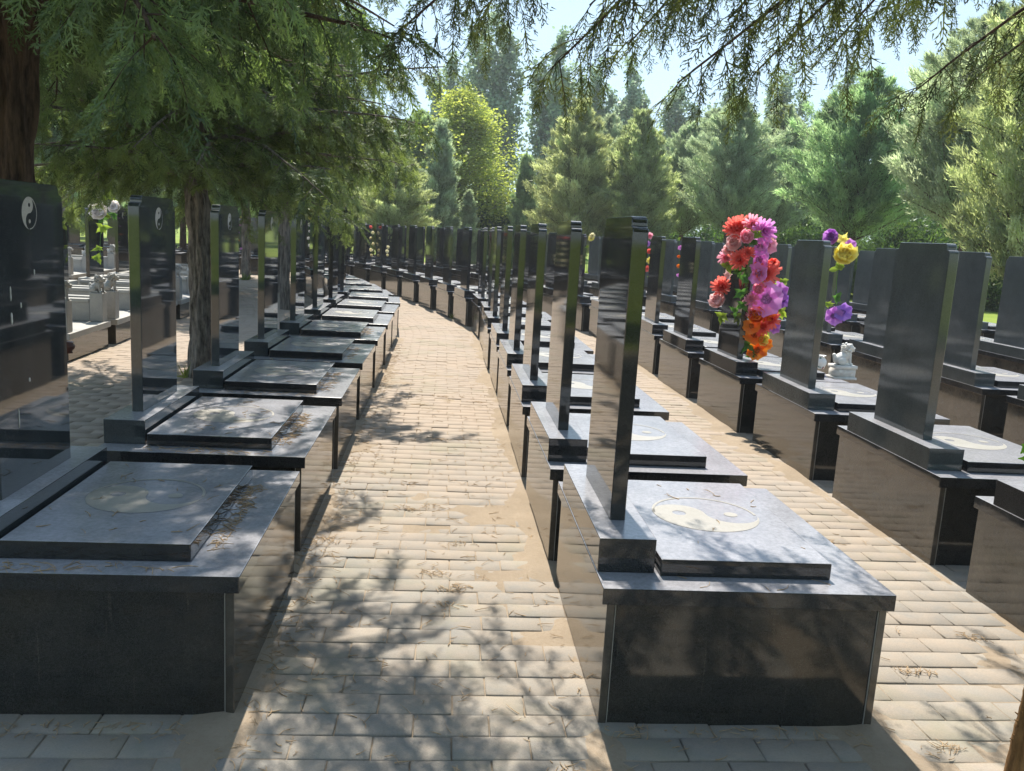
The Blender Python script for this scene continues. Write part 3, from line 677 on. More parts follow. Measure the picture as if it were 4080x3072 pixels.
def mid_juniper(seed, H, zb, rad, prof, n_limbs, per, mat_, leaf=(0.14, 0.030), elev=(25, 60), plume=0.11, trunk_r=0.14, up=0.35, multi=1):
    r = np.random.default_rng(seed); mb = MB(); P = []; D = []; TI = []
    trunk_geo(mb, [(0, 0, -0.05), (0.03, 0, H * 0.3), (0, 0.03, H * 0.95)], [trunk_r, trunk_r * 0.7, 0.01], r, 12, 0.12, 24)
    for k in range(n_limbs):
        t = (k + r.random()) / n_limbs; z = zb + (H - zb) * t; a = k * 2.39996 + r.normal(0, 0.3)
        L = rad * prof(t) * r.uniform(0.72, 1.18) * (1 + 0.25 * math.sin(3 * a + seed) * (1 - t)) + 0.12
        el = R(r.uniform(*elev)); h = L * math.tan(el) * 0.55; z0 = max(zb * 0.8, z - h)
        lp = grow_limb((0, 0, z0), (math.cos(a), math.sin(a), math.tan(el) * 0.6), L * 1.12, 6, -0.15, r, 0.07)
        mb.tube(lp, np.linspace(0.028 * (1 - 0.7 * t) + 0.004, 0.004, 7), 4)
        n = int(per * (0.5 + L / rad)); u = r.power(1.7, n) * 0.94 + 0.08
        q = np.stack([np.interp(u * 6, np.arange(7), lp[:, i]) for i in range(3)], 1); dd = unit(lp[-1] - lp[2])
        sp = plume * (0.45 + 0.9 * np.sin(np.pi * np.clip(u, 0, 1) ** 0.8)) * (0.5 + 0.6 * L / rad)
        q += r.normal(0, 1, (n, 3)) * sp[:, None] * np.array((1, 1, 0.8))
        di = dd + r.normal(0, 0.55, (n, 3)) + np.array((0, 0, up)); P.append(q); D.append(di); TI.append(np.clip(r.normal(0.45, 0.22) + r.normal(0, 0.15, n), 0, 1))
    P = np.concatenate(P); D = np.concatenate(D); TI = np.concatenate(TI); n = len(P)
    cm = MB(); cm.add(leaf_tris(P, D, leaf[0] * r.uniform(0.6, 1.4, n), leaf[1] * r.uniform(0.7, 1.3, n), r), np.arange(n * 3).reshape(-1, 3), 0, TI)
    return mb.mesh('juniper_trunk', [M_BARK_RED], True), cm.mesh('juniper_crown', [mat_])
def broadleaf(seed, H, zb, rad, prof, n_limbs, per, mat_, leaf=0.11, elev=(30, 60), stems=1, spread=0.2, barkm=None, clus=0.28):
    r = np.random.default_rng(seed); mb = MB(); P = []; TI = []
    for s in range(stems):
        a0 = s * 2.4 + seed; off = np.array((math.cos(a0), math.sin(a0), 0)) * spread * (s > 0)
        hh = H * (1 if s == 0 else r.uniform(0.72, 0.95))
        st = [(0, 0, -0.05), tuple(off * 0.6 + (0, 0, hh * 0.3)), tuple(off + (0, 0, hh * 0.97))]
        trunk_geo(mb, st, [0.17 if s == 0 else 0.1, 0.09, 0.012], r, 10, 0.1, 20)
        for k in range(n_limbs // stems):
            t = (k + r.random()) / (n_limbs // stems); z = zb + (hh - zb) * t; a = r.random() * 6.283
            L = rad * prof(t) * r.uniform(0.6, 1.2) / (1 if stems == 1 else 1.5) + 0.1; el = R(r.uniform(*elev)); c = np.array([np.interp(z, [0, hh * 0.3, hh], [0, off[i] * 0.6, off[i]]) for i in range(2)])
            lp = grow_limb((c[0], c[1], max(zb * 0.8, z - L * math.tan(el) * 0.5)), (math.cos(a), math.sin(a), math.tan(el)), L / math.cos(el) * 0.9, 5, 0, r, 0.08)
            mb.tube(lp, np.linspace(0.03 * (1 - 0.7 * t), 0.004, 6), 4)
            n = int(per * (0.4 + L / rad)); u = r.power(1.5, n) + 0.02
            q = np.stack([np.interp(u * 5, np.arange(6), lp[:, i]) for i in range(3)], 1) + r.normal(0, clus * (0.4 + L / rad * 0.7), (n, 3)); P.append(q); TI.append(np.clip(r.normal(0.45, 0.15) + r.normal(0, 0.2, n), 0, 1))
    P = np.concatenate(P); TI = np.concatenate(TI); n = len(P)
    cm = MB(); cm.add(leaf_quads(P, leaf * r.uniform(0.6, 1.4, n), r), np.arange(n * 4).reshape(-1, 4), 0, TI)
    return mb.mesh('tree_trunk', [barkm or M_POPBARK], True), cm.mesh('tree_crown', [mat_])
def tree(name, meshes, x, y, label, group=None, rot=0.0, sc=1.0, cat='tree'):
    o = empty(name, (x, y, 0), rot, sc); link('trunk', meshes[0], o); link('crown', meshes[1], o); tag(o, label, cat, group); return o

# ------------------------------------------------------------------ near trees along the left path
NJ = near_juniper(3)
GN = 'junipers along the path left of the graves'
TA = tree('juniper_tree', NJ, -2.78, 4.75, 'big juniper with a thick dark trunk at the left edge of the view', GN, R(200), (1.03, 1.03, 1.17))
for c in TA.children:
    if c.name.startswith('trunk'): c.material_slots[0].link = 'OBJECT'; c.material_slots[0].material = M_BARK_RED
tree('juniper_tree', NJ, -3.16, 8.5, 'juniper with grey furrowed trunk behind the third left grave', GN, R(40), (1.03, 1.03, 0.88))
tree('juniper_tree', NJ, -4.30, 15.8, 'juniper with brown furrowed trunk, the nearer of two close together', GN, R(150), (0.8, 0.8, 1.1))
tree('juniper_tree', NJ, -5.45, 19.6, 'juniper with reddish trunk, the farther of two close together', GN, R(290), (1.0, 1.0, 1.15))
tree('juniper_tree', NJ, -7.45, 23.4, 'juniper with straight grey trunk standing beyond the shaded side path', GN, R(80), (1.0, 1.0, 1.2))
# the juniper behind the camera whose branches hang into the top of the view
def overhang():
    r = np.random.default_rng(21); acc = []; wood = []; mb = MB()
    root = np.array((2.75, -0.9, 2.7))
    specs = [  # end pixel, depth, intermediate sag
        ((1240, 330), 4.6), ((1560, 150), 4.3), ((2200, 270), 4.5), ((2500, 180), 4.8), ((2700, 330), 4.4), ((3000, 300), 4.7), ((3300, 200), 4.4), ((3650, 360), 4.6), ((3900, 300), 4.2), ((1900, 60), 4.9), ((2350, 20), 4.4), ((2900, 80), 4.1), ((3500, 60), 5.0), ((4200, 330), 4.6), ((3150, -60), 4.5), ((2650, -80), 4.6)]
    specs = specs[1:] + [((1500, -250), 4.9), ((1720, -120), 4.6), ((1350, -420), 5.2), ((1650, -500), 4.9), ((1250, -150), 4.4), ((1450, -650), 5.0)]
    for (px, py), dep in specs:
        if 2100 < px < 3300: dep -= 0.45
        e = np.array(at(px, py, dep)); p0 = root + r.normal(0, 0.05, 3) + np.array((0, 0, r.uniform(0.2, 0.9)))
        m = (p0 + e) / 2 + np.array((0, 0.2, 0.55 + 0.1 * r.random())); ts = np.linspace(0, 1, 16)[:, None]
        lp = (1 - ts) ** 2 * p0 + 2 * ts * (1 - ts) * m + ts ** 2 * e; lp[1:-1] += r.normal(0, 0.018, (14, 3))
        mb.tube(lp, np.linspace(0.035, 0.004, 16), 6)
        limb_foliage(lp, acc, wood, r, 0.58 if py > -100 else 0.8, 0.07 if py > -100 else 0.045, (0.18, 0.48), 0.05, 1.5, (0.6, 1.05))
    for tw, rr in wood: mb.tube(tw, np.linspace(rr * 0.7, 0.0012, len(tw)), 4)
    pos = np.array([a[0] for a in acc]); di = np.array([a[1] for a in acc]); sc = np.array([a[2] for a in acc])
    cm = MB(); stamp(cm, SPR_FINE, pos, di, sc, np.clip(r.normal(0.35, 0.25, len(pos)), 0, 1), 0, r)
    return mb.mesh('overhanging_limbs', [M_BARK_RED], True), cm.mesh('overhanging_sprays', [M_OVER])
OH = overhang()
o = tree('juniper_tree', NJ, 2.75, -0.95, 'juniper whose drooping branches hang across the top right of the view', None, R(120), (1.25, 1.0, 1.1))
for ob, nm in zip(OH, ('overhanging_branch', 'overhanging_foliage')):
    x = link(nm, ob, o); x.matrix_parent_inverse = (Matrix.Translation(o.location) @ Matrix.Rotation(R(120), 4, 'Z') @ Matrix.Diagonal((1.25, 1.0, 1.1, 1))).inverted()

# ------------------------------------------------------------------ background trees
egg = lambda t: (math.sin(math.pi * min(1, t * 0.82 + 0.2)) ** 0.8) if t < 0.98 else 0.1
cone = lambda t: (1 - t) ** 0.85 * (0.75 + 0.25 * min(1, t / 0.1)) + 0.03
colm = lambda t: (1 - t ** 2.4) * (0.85 + 0.15 * min(1, t / 0.1)) * 0.95 + 0.03
JO = mid_juniper(31, 6.5, 1.1, 1.5, egg, 240, 290, M_JUN, plume=0.10, up=0.5)
JC = mid_juniper(32, 6.0, 0.5, 0.95, colm, 170, 330, M_JUN_B, elev=(50, 72), plume=0.08, up=0.8)
JB = mid_juniper(33, 7.0, 2.7, 2.0, egg, 230, 330, M_JUN_B, elev=(25, 60), plume=0.11)
JK = mid_juniper(34, 5.0, 0.3, 1.05, cone, 170, 330, M_JUN_D, elev=(40, 65), plume=0.085, up=0.6)
JD = mid_juniper(35, 6.8, 2.5, 1.9, egg, 230, 330, M_JUN_D, elev=(25, 60), plume=0.11)
YT = broadleaf(41, 7.2, 1.4, 1.9, lambda t: (1 - t) ** 0.6 * (0.7 + 0.3 * min(1, t / 0.25)), 130, 300, M_YEL, 0.075, (25, 60), clus=0.24, barkm=M_BARK)
PA = broadleaf(42, 18.0, 2.5, 2.6, lambda t: (0.35 + 1.1 * t) if t < 0.45 else (1.15 - 0.85 * t), 190, 130, M_POP, 0.26, (58, 78), 5, 1.5, clus=0.38)
PB = broadleaf(43, 17.0, 2.5, 2.3, lambda t: (0.4 + 1.0 * t) if t < 0.45 else (1.15 - 0.9 * t), 190, 130, M_POP, 0.26, (60, 80), 4, 1.3, clus=0.38)
WL = broadleaf(44, 6.0, 1.2, 2.2, egg, 90, 200, M_WIL, 0.14, (0, 40), clus=0.4, barkm=M_BARK)
SH = mid_juniper(45, 2.2, 0.1, 1.5, egg, 60, 320, M_SHRUB, leaf=(0.12, 0.05), elev=(5, 50), plume=0.25, trunk_r=0.04)
def gx(px_disp, D):                      # x on the ground for a photo column (1/1.8445 px) at distance D
    return at(px_disp * 1.8445, 960, D).x
def bt(name, me, px, D, sc, label, group, rot=None, cat='tree'):
    return tree(name, me, gx(px, D), D, label, group, random.random() * 6.28 if rot is None else rot, sc, cat)
GB = 'trees behind the graves'
bt('juniper_tree', JC, 946, 35, (1.15, 1.15, 0.98), 'slim columnar grey-green juniper in front of the yellow-green tree', GB)
bt('juniper_tree', JC, 1008, 36, (0.75, 0.75, 0.55), 'low juniper at the right foot of the columnar juniper', GB)
bt('deciduous_tree', YT, 985, 40, (1.85, 1.85, 1.08), 'bright yellow-green leafy tree at the middle of the background', GB)
bt('juniper_tree', JK, 1128, 38, (0.95, 0.95, 1.0), 'small dark green cone-shaped juniper right of the yellow-green tree', GB)
bt('juniper_tree', JO, 1237, 33, (1.0, 1.0, 1.02), 'olive juniper with visible slanting limbs, right of the dark cone', GB)
bt('juniper_tree', JO, 1366, 33, (0.95, 0.95, 0.98), 'dense grey-olive juniper behind the tallest right headstone', GB)
bt('juniper_tree', JB, 1470, 36, (0.75, 0.75, 0.92), 'narrow juniper left of the one above the flower garland', GB)
bt('juniper_tree', JB, 1568, 32, (0.85, 0.85, 0.98), 'grey-green juniper with bare trunk above the flower garland', GB)
bt('juniper_tree', JB, 1665, 34, (0.8, 0.8, 1.0), 'pale juniper just right of the flower garland', GB)
bt('juniper_tree', JD, 1840, 26, (1.0, 1.0, 1.0), 'broad deep green juniper above the purple and yellow flowers', GB)
bt('juniper_tree', JB, 2085, 21, (1.0, 1.0, 1.05), 'wide blue-green juniper with thick trunk at right', GB)
bt('juniper_tree', JO, 2235, 17, (0.95, 0.95, 1.22), 'tall olive juniper cut by the right edge of the view', GB)
bt('juniper_tree', JO, 1770, 42, (1.1, 1.1, 1.35), 'tall pale juniper behind the broad deep green one', GB)
bt('juniper_tree', JO, 1965, 38, (1.2, 1.2, 1.35), 'tall olive juniper between the two biggest right junipers', GB)
bt('juniper_tree', JB, 1300, 44, (0.9, 0.9, 1.1), 'juniper showing between two olive junipers left of centre right', GB)
bt('juniper_tree', JB, 1520, 45, (0.9, 0.9, 1.2), 'juniper behind the narrow one left of the garland', GB)
bt('juniper_tree', JO, 852, 30, (0.85, 0.85, 0.66), 'low olive juniper left of the slim columnar juniper', GB)
bt('juniper_tree', JD, 900, 40, (1.0, 1.0, 1.0), 'green juniper half hidden behind the left canopy edge', GB)
bt('willow_tree', WL, 745, 34, (1.0, 1.0, 0.85), 'pale green weeping tree under the left canopy', GB)
bt('juniper_tree', JB, 640, 38, (1.0, 1.0, 0.9), 'blue-green juniper seen between the left trunks', GB)
bt('juniper_tree', JD, 500, 36, (1.0, 1.0, 1.0), 'dark juniper seen right of the furrowed trunk', GB)
for i, (px, D, l) in enumerate(((60, 25, 'dark juniper beside the big left trunk'), (135, 27, 'blue-green juniper above the left white flowers, leftmost of three'), (215, 28, 'dark green juniper above the left white flowers'), (305, 29, 'dark green juniper left of the furrowed trunk'), (395, 31, 'dark juniper directly behind the furrowed trunk'))):
    bt('juniper_tree', (JD, JB, JD, JD, JD)[i], px, D, (0.95, 0.95, 1.0), l, GB)
for i, (x, y, me) in enumerate(((-6.5, -6.0, JD), (-2.8, -7.2, JB), (0.6, -6.6, JD), (5.2, -6.4, JB), (8.8, -5.0, JD), (12.5, -2.0, JB))):
    tree('juniper_tree', me, x, y, 'juniper behind the camera, %s from the left' % ORD[i], 'junipers behind the camera', i * 1.1, (1.25, 1.25, 1.0))
LW = [(-40, 48), (60, 52), (150, 46), (240, 54), (330, 48), (420, 52), (520, 50), (610, 46), (700, 50), (800, 46)]
for i, (px, D) in enumerate(LW):
    bt('juniper_tree', JO if i % 2 else JK, px, D, (1.6, 1.6, 1.15 + 0.1 * (i % 3)), 'low green juniper far behind the left graves, %s from the left' % ORD[i], GB)
for i, (px, D, me, sc, l) in enumerate(((1050, 68, PA, (1.05, 1.05, 1.0), 'tall poplar left of the gap of open sky'), (1183, 66, PB, (1.0, 1.0, 0.95), 'tall poplar right of the gap of open sky'), (1262, 72, PA, (0.8, 0.8, 0.86), 'poplar behind the olive juniper with slanting limbs'), (1340, 70, PB, (0.95, 0.95, 0.9), 'poplar behind the hanging branch tips at centre'),
        (1440, 74, PA, (1.0, 1.0, 0.82), 'poplar under the hanging branches right of centre'), (1545, 72, PB, (0.9, 0.9, 0.85), 'poplar above the flower garland'), (1660, 74, PA, (0.9, 0.9, 0.9), 'poplar peeping between hanging sprays above the pale juniper'), (1790, 72, PB, (1.0, 1.0, 0.95), 'distant poplar above the broad deep green juniper'), (1980, 74, PA, (1.0, 1.0, 0.95), 'distant poplar, rightmost of the row'), (960, 76, PB, (1.0, 1.0, 0.95), 'distant poplar, leftmost of the row'))):
    bt('poplar_tree', me, px, D, sc, l, 'poplars in the distance')
for i, (px, D, l) in enumerate(((1420, 40, 'low green shrub under the grey-olive juniper'), (1600, 38, 'low green shrub behind the garland'), (1720, 38, 'low green shrub under the pale juniper'), (1800, 34, 'low green shrub behind the purple flowers'), (1960, 32, 'low dark shrub between the right trunks'), (2040, 33, 'low green shrub left of the thick right trunk'), (2190, 30, 'low green shrub at the right edge'), (1100, 42, 'low dark shrub beside the small dark cone'), (1050, 41, 'low dark shrub under the yellow-green tree'))):
    bt('shrub', SH, px, D, (1.2, 1.2, 1.1 + 0.15 * (i % 3)), l, 'shrubs under the background trees', cat='shrub')

# ------------------------------------------------------------------ artificial flowers
PETAL_M = {}
def cmat(c, tr=0.5):
    k = tuple(round(x, 3) for x in c)
    if k not in PETAL_M:
        m, n, b = mat('silk_petal'); 
        tc = node(n, 'ShaderNodeTexCoord'); x = noise(n, 40, 3, 0.6, tc.outputs['Object'])
        n.links.new(mixc(n, ramp(n, x.outputs[0], [(0.35, 0), (0.7, 0.35)]).outputs[0], c, tuple(min(0.85, v * 1.3 + 0.06) for v in c)), b.inputs['Base Color']); b.inputs['Roughness'].default_value = 0.7
        t = node(n, 'ShaderNodeBsdfTranslucent'); t.inputs[0].default_value = (*c, 1); ms = node(n, 'ShaderNodeMixShader'); ms.inputs[0].default_value = tr
        n.links.new(b.outputs[0], ms.inputs[1]); n.links.new(t.outputs[0], ms.inputs[2]); n.links.new(ms.outputs[0], n.nodes['Material Output'].inputs[0])
        PETAL_M[k] = m
    return PETAL_M[k]
RED, PINK, PALE, MAG, YEL, ORA, PUR, VIO, WHI, CRE = (0.86, 0.20, 0.16), (0.87, 0.40, 0.50), (0.88, 0.60, 0.60), (0.78, 0.32, 0.72), (0.86, 0.76, 0.20), (0.85, 0.25, 0.02), (0.52, 0.22, 0.62), (0.40, 0.20, 0.65), (0.82, 0.78, 0.76), (0.82, 0.76, 0.50)
GRN, LGR = (0.10, 0.24, 0.04), (0.30, 0.42, 0.05)
def petal(L, W, cup, curl, r, notch=0.0, tip=False):   # strip grid, base at origin, along +x
    us = np.linspace(0, 1, 5); vs = np.linspace(-1, 1, 4); V = []
    for u in us:
        w = W * math.sin(math.pi * min(0.5 + 0.0 * u, u * 0.62 + 0.08)) * (1 if u < 0.9 else 0.75)
        if tip: w = W * (0.25 + 0.75 * math.sin(math.pi * min(1, u * 1.25))) * (1 - u ** 3) + 0.002
        for v in vs:
            ln = L * u * (1 - notch * (1 - abs(v)) * (u > 0.9))
            V.append((ln * math.cos(curl * u), v * w, ln * math.sin(curl * u) + cup * W * v * v + r.normal(0, 0.02) * L))
    F = [(i * 4 + j, i * 4 + j + 1, i * 4 + j + 5, i * 4 + j + 4) for i in range(4) for j in range(3)]
    return np.array(V), np.array(F)
def flower_mesh(kind, rad, col, seed):
    r = np.random.default_rng(seed); mb = MB(); mats = [cmat(col), cmat(tuple(min(0.9, c * 0.55) for c in col)), cmat(YEL)]
    def ring(n, L, W, tilt, cup, curl, off=0, mi=0, notch=0, tip=False):
        for k in range(n):
            V, F = petal(L * r.uniform(0.85, 1.1), W, cup, curl, r, notch, tip); ct, st_ = math.cos(tilt), math.sin(tilt)
            V = np.stack([V[:, 0] * ct - V[:, 2] * st_, V[:, 1], V[:, 0] * st_ + V[:, 2] * ct], 1)
            a = 2 * math.pi * k / n + off + r.normal(0, 0.08); c, s = math.cos(a), math.sin(a)
            mb.add(np.stack([V[:, 0] * c - V[:, 1] * s, V[:, 0] * s + V[:, 1] * c, V[:, 2]], 1), F, mi)
    if kind == 'mum':
        for i, tl in enumerate((0.0, 0.35, 0.7, 1.1)): ring(15 - 2 * i, rad * (1 - 0.13 * i), rad * 0.12, tl, 0.5, 0.35, i * 0.2, 0)
    elif kind == 'peony':
        for i, tl in enumerate((0.1, 0.45, 0.8, 1.15, 1.4)): ring(8 - i, rad * (1 - 0.13 * i), rad * 0.36, tl, 0.45, 0.7, i * 0.5, 0)
    elif kind == 'petunia':
        ring(6, rad, rad * 0.52, 0.2, 0.2, 0.1, 0, 0, 0.12); ring(6, rad * 0.35, rad * 0.12, 0.5, 0.3, 0, 0.3, 1)
    else:                                # leaf cluster
        for k in range(6): 
            ring(1, rad * r.uniform(0.6, 1.25), rad * 0.30, r.uniform(-0.2, 0.6), 0.25, -0.2, r.random() * 6.28, 0, 0, True)
    return mb.mesh(kind + '_petals', mats, True)
CAM = Vector((0, 0, HC))
def flower(parent, kind, pos, rad, col, seed, face=None):
    f = face or (CAM - pos); f = Vector(f).normalized(); rr = random.Random(seed)
    f = (f + Vector((rr.uniform(-.45, .45), rr.uniform(-.2, .2), rr.uniform(-.1, .5)))).normalized()
    o = link('leaf_cluster' if kind == 'leaf' else 'flower', flower_mesh(kind, rad * (0.8 if kind == 'leaf' else 1.0), col, seed), parent)
    o.rotation_mode = 'QUATERNION'; o.rotation_quaternion = f.to_track_quat('Z', 'Y'); o.location = pos - parent.location
    return o
def stem(parent, pts, r=0.004, name='vine'):
    mb = MB(); P = np.array([tuple(p - parent.location) for p in pts]); ts = np.linspace(0, len(P) - 1, 6 * len(P)); Q = np.stack([np.interp(ts, np.arange(len(P)), P[:, i]) for i in range(3)], 1)
    mb.tube(Q, r, 5); return link(name, mb.mesh('vine', [cmat(GRN, 0.1)], True), parent)
def garland(name, label, items, depth, cat='flowers', group=None, vine=None, org=(2200, 820, 0.5), dj=0.0):
    ox, oy, k = org
    pts = [at(ox + a * k, oy + b * k, depth + (it[5] if len(it) > 5 else 0)) for it in items for a, b in [(it[1], it[2])]]
    base = min(pts, key=lambda q: q.z); g = empty(name, (base.x, base.y, base.z)); tag(g, label, cat, group)
    for i, (it, p) in enumerate(zip(items, pts)):
        flower(g, it[0], p, it[3] * k / FPX * depth * 1.35, it[4], abs(hash((label, i))) % 10000 if False else i * 37 + len(label), None)
    if vine: stem(g, [at(ox + a * k, oy + b * k, depth + 0.03) for a, b in vine])
    return g
yg = GRAVES[('R2', 3)].location.y
D1 = yg - DB / 2 + 0.3145 - 0.02
garland('flower_garland', 'bright red, pink and magenta artificial flower garland wound round a headstone', [
 ('mum', 1480, 180, 85, RED, 0.1), ('mum', 1590, 150, 70, PINK, 0.05), ('mum', 1680, 200, 85, MAG, 0), ('peony', 1450, 290, 66, PALE, 0.1), ('leaf', 1595, 235, 80, LGR, -0.06), ('leaf', 1590, 290, 60, GRN, -0.05), ('mum', 1385, 410, 58, PINK, 0.25), ('mum', 1500, 430, 72, RED, 0.0),
 ('leaf', 1400, 480, 70, LGR, 0.2), ('petunia', 1660, 330, 60, MAG, 0), ('petunia', 1650, 430, 70, MAG, 0), ('peony', 1740, 265, 46, YEL, 0.1), ('mum', 1355, 650, 72, RED, 0.3), ('peony', 1335, 770, 74, PALE, 0.3), ('leaf', 1350, 880, 76, LGR, 0.3), ('leaf', 1400, 560, 55, PALE, 0.25),
 ('mum', 1705, 540, 88, RED, 0), ('petunia', 1645, 540, 66, MAG, -0.03), ('petunia', 1710, 750, 105, MAG, -0.05), ('mum', 1590, 750, 55, PINK, -0.02), ('petunia', 1810, 690, 62, PUR, 0.1), ('petunia', 1845, 755, 44, VIO, 0.1), ('peony', 1640, 890, 70, ORA, -0.02), ('mum', 1745, 910, 72, RED, 0),
 ('mum', 1685, 970, 62, RED, -0.03), ('petunia', 1610, 1030, 66, ORA, 0), ('petunia', 1635, 1150, 66, ORA, 0), ('leaf', 1530, 590, 62, GRN, -0.02), ('leaf', 1510, 700, 66, GRN, -0.02), ('leaf', 1520, 790, 60, GRN, -0.02), ('leaf', 1540, 960, 80, LGR, 0), ('leaf', 1560, 1110, 70, GRN, 0), ('leaf', 1590, 1190, 50, GRN, 0),
 ('leaf', 1820, 840, 80, LGR, 0.12), ('leaf', 1840, 600, 66, LGR, 0.15), ('leaf', 1700, 1010, 60, LGR, 0), ('petunia', 1770, 970, 44, PUR, 0.05), ('leaf', 1465, 840, 50, GRN, 0), ('leaf', 1500, 520, 60, GRN, 0), ('leaf', 1690, 650, 56, GRN, 0), ('leaf', 1740, 620, 50, LGR, 0.03), ('peony', 1530, 250, 60, PINK, -0.04), ('mum', 1440, 190, 60, RED, 0.12), ('petunia', 1720, 320, 55, PINK, 0.02), ('peony', 1410, 340, 50, PALE, 0.18), ('mum', 1560, 380, 45, RED, -0.05), ('peony', 1760, 470, 50, RED, 0.05), ('mum', 1700, 860, 60, ORA, -0.02), ('petunia', 1590, 960, 52, ORA, -0.03), ('peony', 1670, 1060, 50, YEL, 0.0), ('mum', 1600, 850, 46, PINK, -0.02), ('peony', 1640, 660, 50, PINK, -0.02), ('petunia', 1690, 1110, 46, ORA, 0.02)],
 D1, vine=[(1590, 1195), (1560, 1080), (1545, 960), (1530, 800), (1520, 640), (1550, 420), (1600, 280), (1700, 330), (1690, 560), (1700, 760), (1660, 950)])
garland('flower_bunch', 'yellow, orchid and purple artificial flowers behind the headstone with the white lion', [
 ('peony', 690, 85, 62, PUR), ('leaf', 770, 115, 62, YEL), ('petunia', 815, 165, 46, PUR), ('peony', 770, 250, 95, YEL, -0.05), ('leaf', 735, 340, 72, LGR), ('petunia', 690, 715, 60, PUR), ('petunia', 765, 690, 56, VIO), ('leaf', 650, 630, 44, LGR), ('leaf', 720, 570, 50, GRN)],
 10.7, org=(2974, 900, 0.5), vine=[(700, 760), (715, 600), (720, 420), (750, 250), (760, 120)])
garland('flower_bunch', 'white artificial peonies with green leaves on a headstone at left', [
 ('peony', 590, 235, 80, WHI), ('peony', 640, 440, 120, WHI), ('peony', 840, 410, 80, WHI), ('leaf', 730, 255, 90, LGR), ('leaf', 660, 545, 100, GRN), ('leaf', 720, 520, 60, LGR), ('leaf', 660, 645, 90, LGR), ('leaf', 610, 920, 70, LGR), ('leaf', 600, 1040, 95, LGR), ('leaf', 800, 500, 60, GRN)],
 13.2, org=(200, 700, 0.3165), vine=[(640, 1110), (625, 900), (640, 640), (645, 420), (620, 260)])
def string(label, x, y0, y1, depth, cols, rad):
    n = len(cols); garland('flower_string', label, [(('mum', 'petunia', 'peony')[i % 3] if c not in (GRN, LGR) else 'leaf', x + random.uniform(-6, 6), y0 + (y1 - y0) * i / max(1, n - 1), rad * 0.5, c) for i, c in enumerate(cols)], depth, org=(0, 0, 1), vine=[(x, y0), (x, (y0 + y1) / 2), (x, y1)], group='flower strings on distant headstones')
string('red, pink and purple flower string just right of the tallest headstone', 2584, 940, 1105, 12.4, [PINK, PUR, RED, YEL, RED, LGR], 22)
string('magenta and orange flower string between two right headstones', 2706, 950, 1135, 13.0, [LGR, MAG, ORA, ORA, MAG, ORA], 15)
string('green vine on a headstone left of the tallest headstone', 2338, 985, 1085, 15.2, [LGR, GRN, LGR], 15)
string('pale yellow flower on a headstone left of the tallest headstone', 2362, 940, 950, 15.6, [CRE, YEL], 20)
string('cream flower string on a far headstone left of centre', 1482, 905, 1018, 22.5, [RED, CRE, CRE, CRE, CRE, CRE], 11)
string('short cream flower string on a far headstone near centre', 1545, 985, 1018, 22.5, [CRE, CRE, CRE], 11)
string('white flower string left of the row where trunks stand', 1229, 868, 978, 21.0, [YEL, WHI, WHI, WHI, WHI], 12)
string('thin white flower string beside the reddish trunk', 1080, 875, 1030, 20.5, [WHI, WHI, WHI, WHI, WHI, LGR], 8)
string('magenta flower string left of the straight grey trunk', 956, 866, 990, 20.0, [YEL, MAG, PUR, ORA, MAG], 7)

# ------------------------------------------------------------------ loose litter, weeds, sapling
def twigs(n, sampler, size, r, mbk, branch=0.35):
    for _ in range(n):
        x, y, z, ang = sampler(r); L = r.uniform(*size); c = r.normal(0, 0.35)
        ts = np.linspace(0, 1, 4); p = np.stack([x + L * (ts - 0.5) * math.cos(ang) - c * L * (ts - 0.5) ** 2 * math.sin(ang), y + L * (ts - 0.5) * math.sin(ang) + c * L * (ts - 0.5) ** 2 * math.cos(ang), z + 0.0012 + 0.10 * L * ts * r.random()], 1)
        mbk.tube(p, np.array((0.0014, 0.0013, 0.001, 0.0006)) * r.uniform(0.7, 1.5), 4)
        if r.random() < branch:
            for k in range(r.integers(1, 4)):
                b0 = p[1] * 0.5 + p[2] * 0.5; a2 = ang + r.choice((-1, 1)) * r.uniform(0.4, 0.9); l2 = L * r.uniform(0.25, 0.5)
                mbk.tube([b0, b0 + np.array((math.cos(a2) * l2 * 0.5, math.sin(a2) * l2 * 0.5, 0.003)), b0 + np.array((math.cos(a2) * l2, math.sin(a2) * l2, 0.004))], [0.001, 0.0009, 0.0005], 4)
def path_sampler(r):
    d = -1.22 + 1.3 * r.beta(0.55, 1.1) if r.random() < 0.7 else r.uniform(-1.2, 3.2); s = -1.2 + 10 * r.beta(0.9, 1.8)
    if 0 < d < 1.0 and s > -0.15: d = -abs(d) * 0.4
    xy, _ = curve(d, s); return xy[0], xy[1], 0.004, r.uniform(0, 3.14)
def grave_sampler(key, spots):
    g = GRAVES[key]; c, s_ = math.cos(g.rotation_euler.z), math.sin(g.rotation_euler.z)
    def f(r):
        x0, x1, y0, y1, z = spots[r.integers(0, len(spots))]; x = bx(r.uniform(x0, x1)); y = by(r.uniform(y0, y1))
        return g.location.x + x * c - y * s_, g.location.y + x * s_ + y * c, z, r.uniform(0, 3.14)
    return f
r = np.random.default_rng(5); mb = MB()
twigs(900, path_sampler, (0.02, 0.07), r, mb)
def foot(r):
    d = -1.226 + abs(r.normal(0, 0.09)); s_ = r.uniform(-0.3, 9); xy, _ = curve(d, s_); return xy[0], xy[1], 0.003, r.uniform(0, 3.14)
twigs(900, foot, (0.015, 0.06), r, mb)
cl = [(r.uniform(-1.15, -0.1), r.uniform(-0.6, 6)) for _ in range(16)] + [(r.uniform(1.05, 1.9), r.uniform(-0.3, 4)) for _ in range(12)]
def clump(r):
    c = cl[r.integers(0, len(cl))]; xy, _ = curve(c[0] + r.normal(0, 0.04), c[1] + r.normal(0, 0.02)); return xy[0], xy[1], 0.003, r.uniform(0, 3.14)
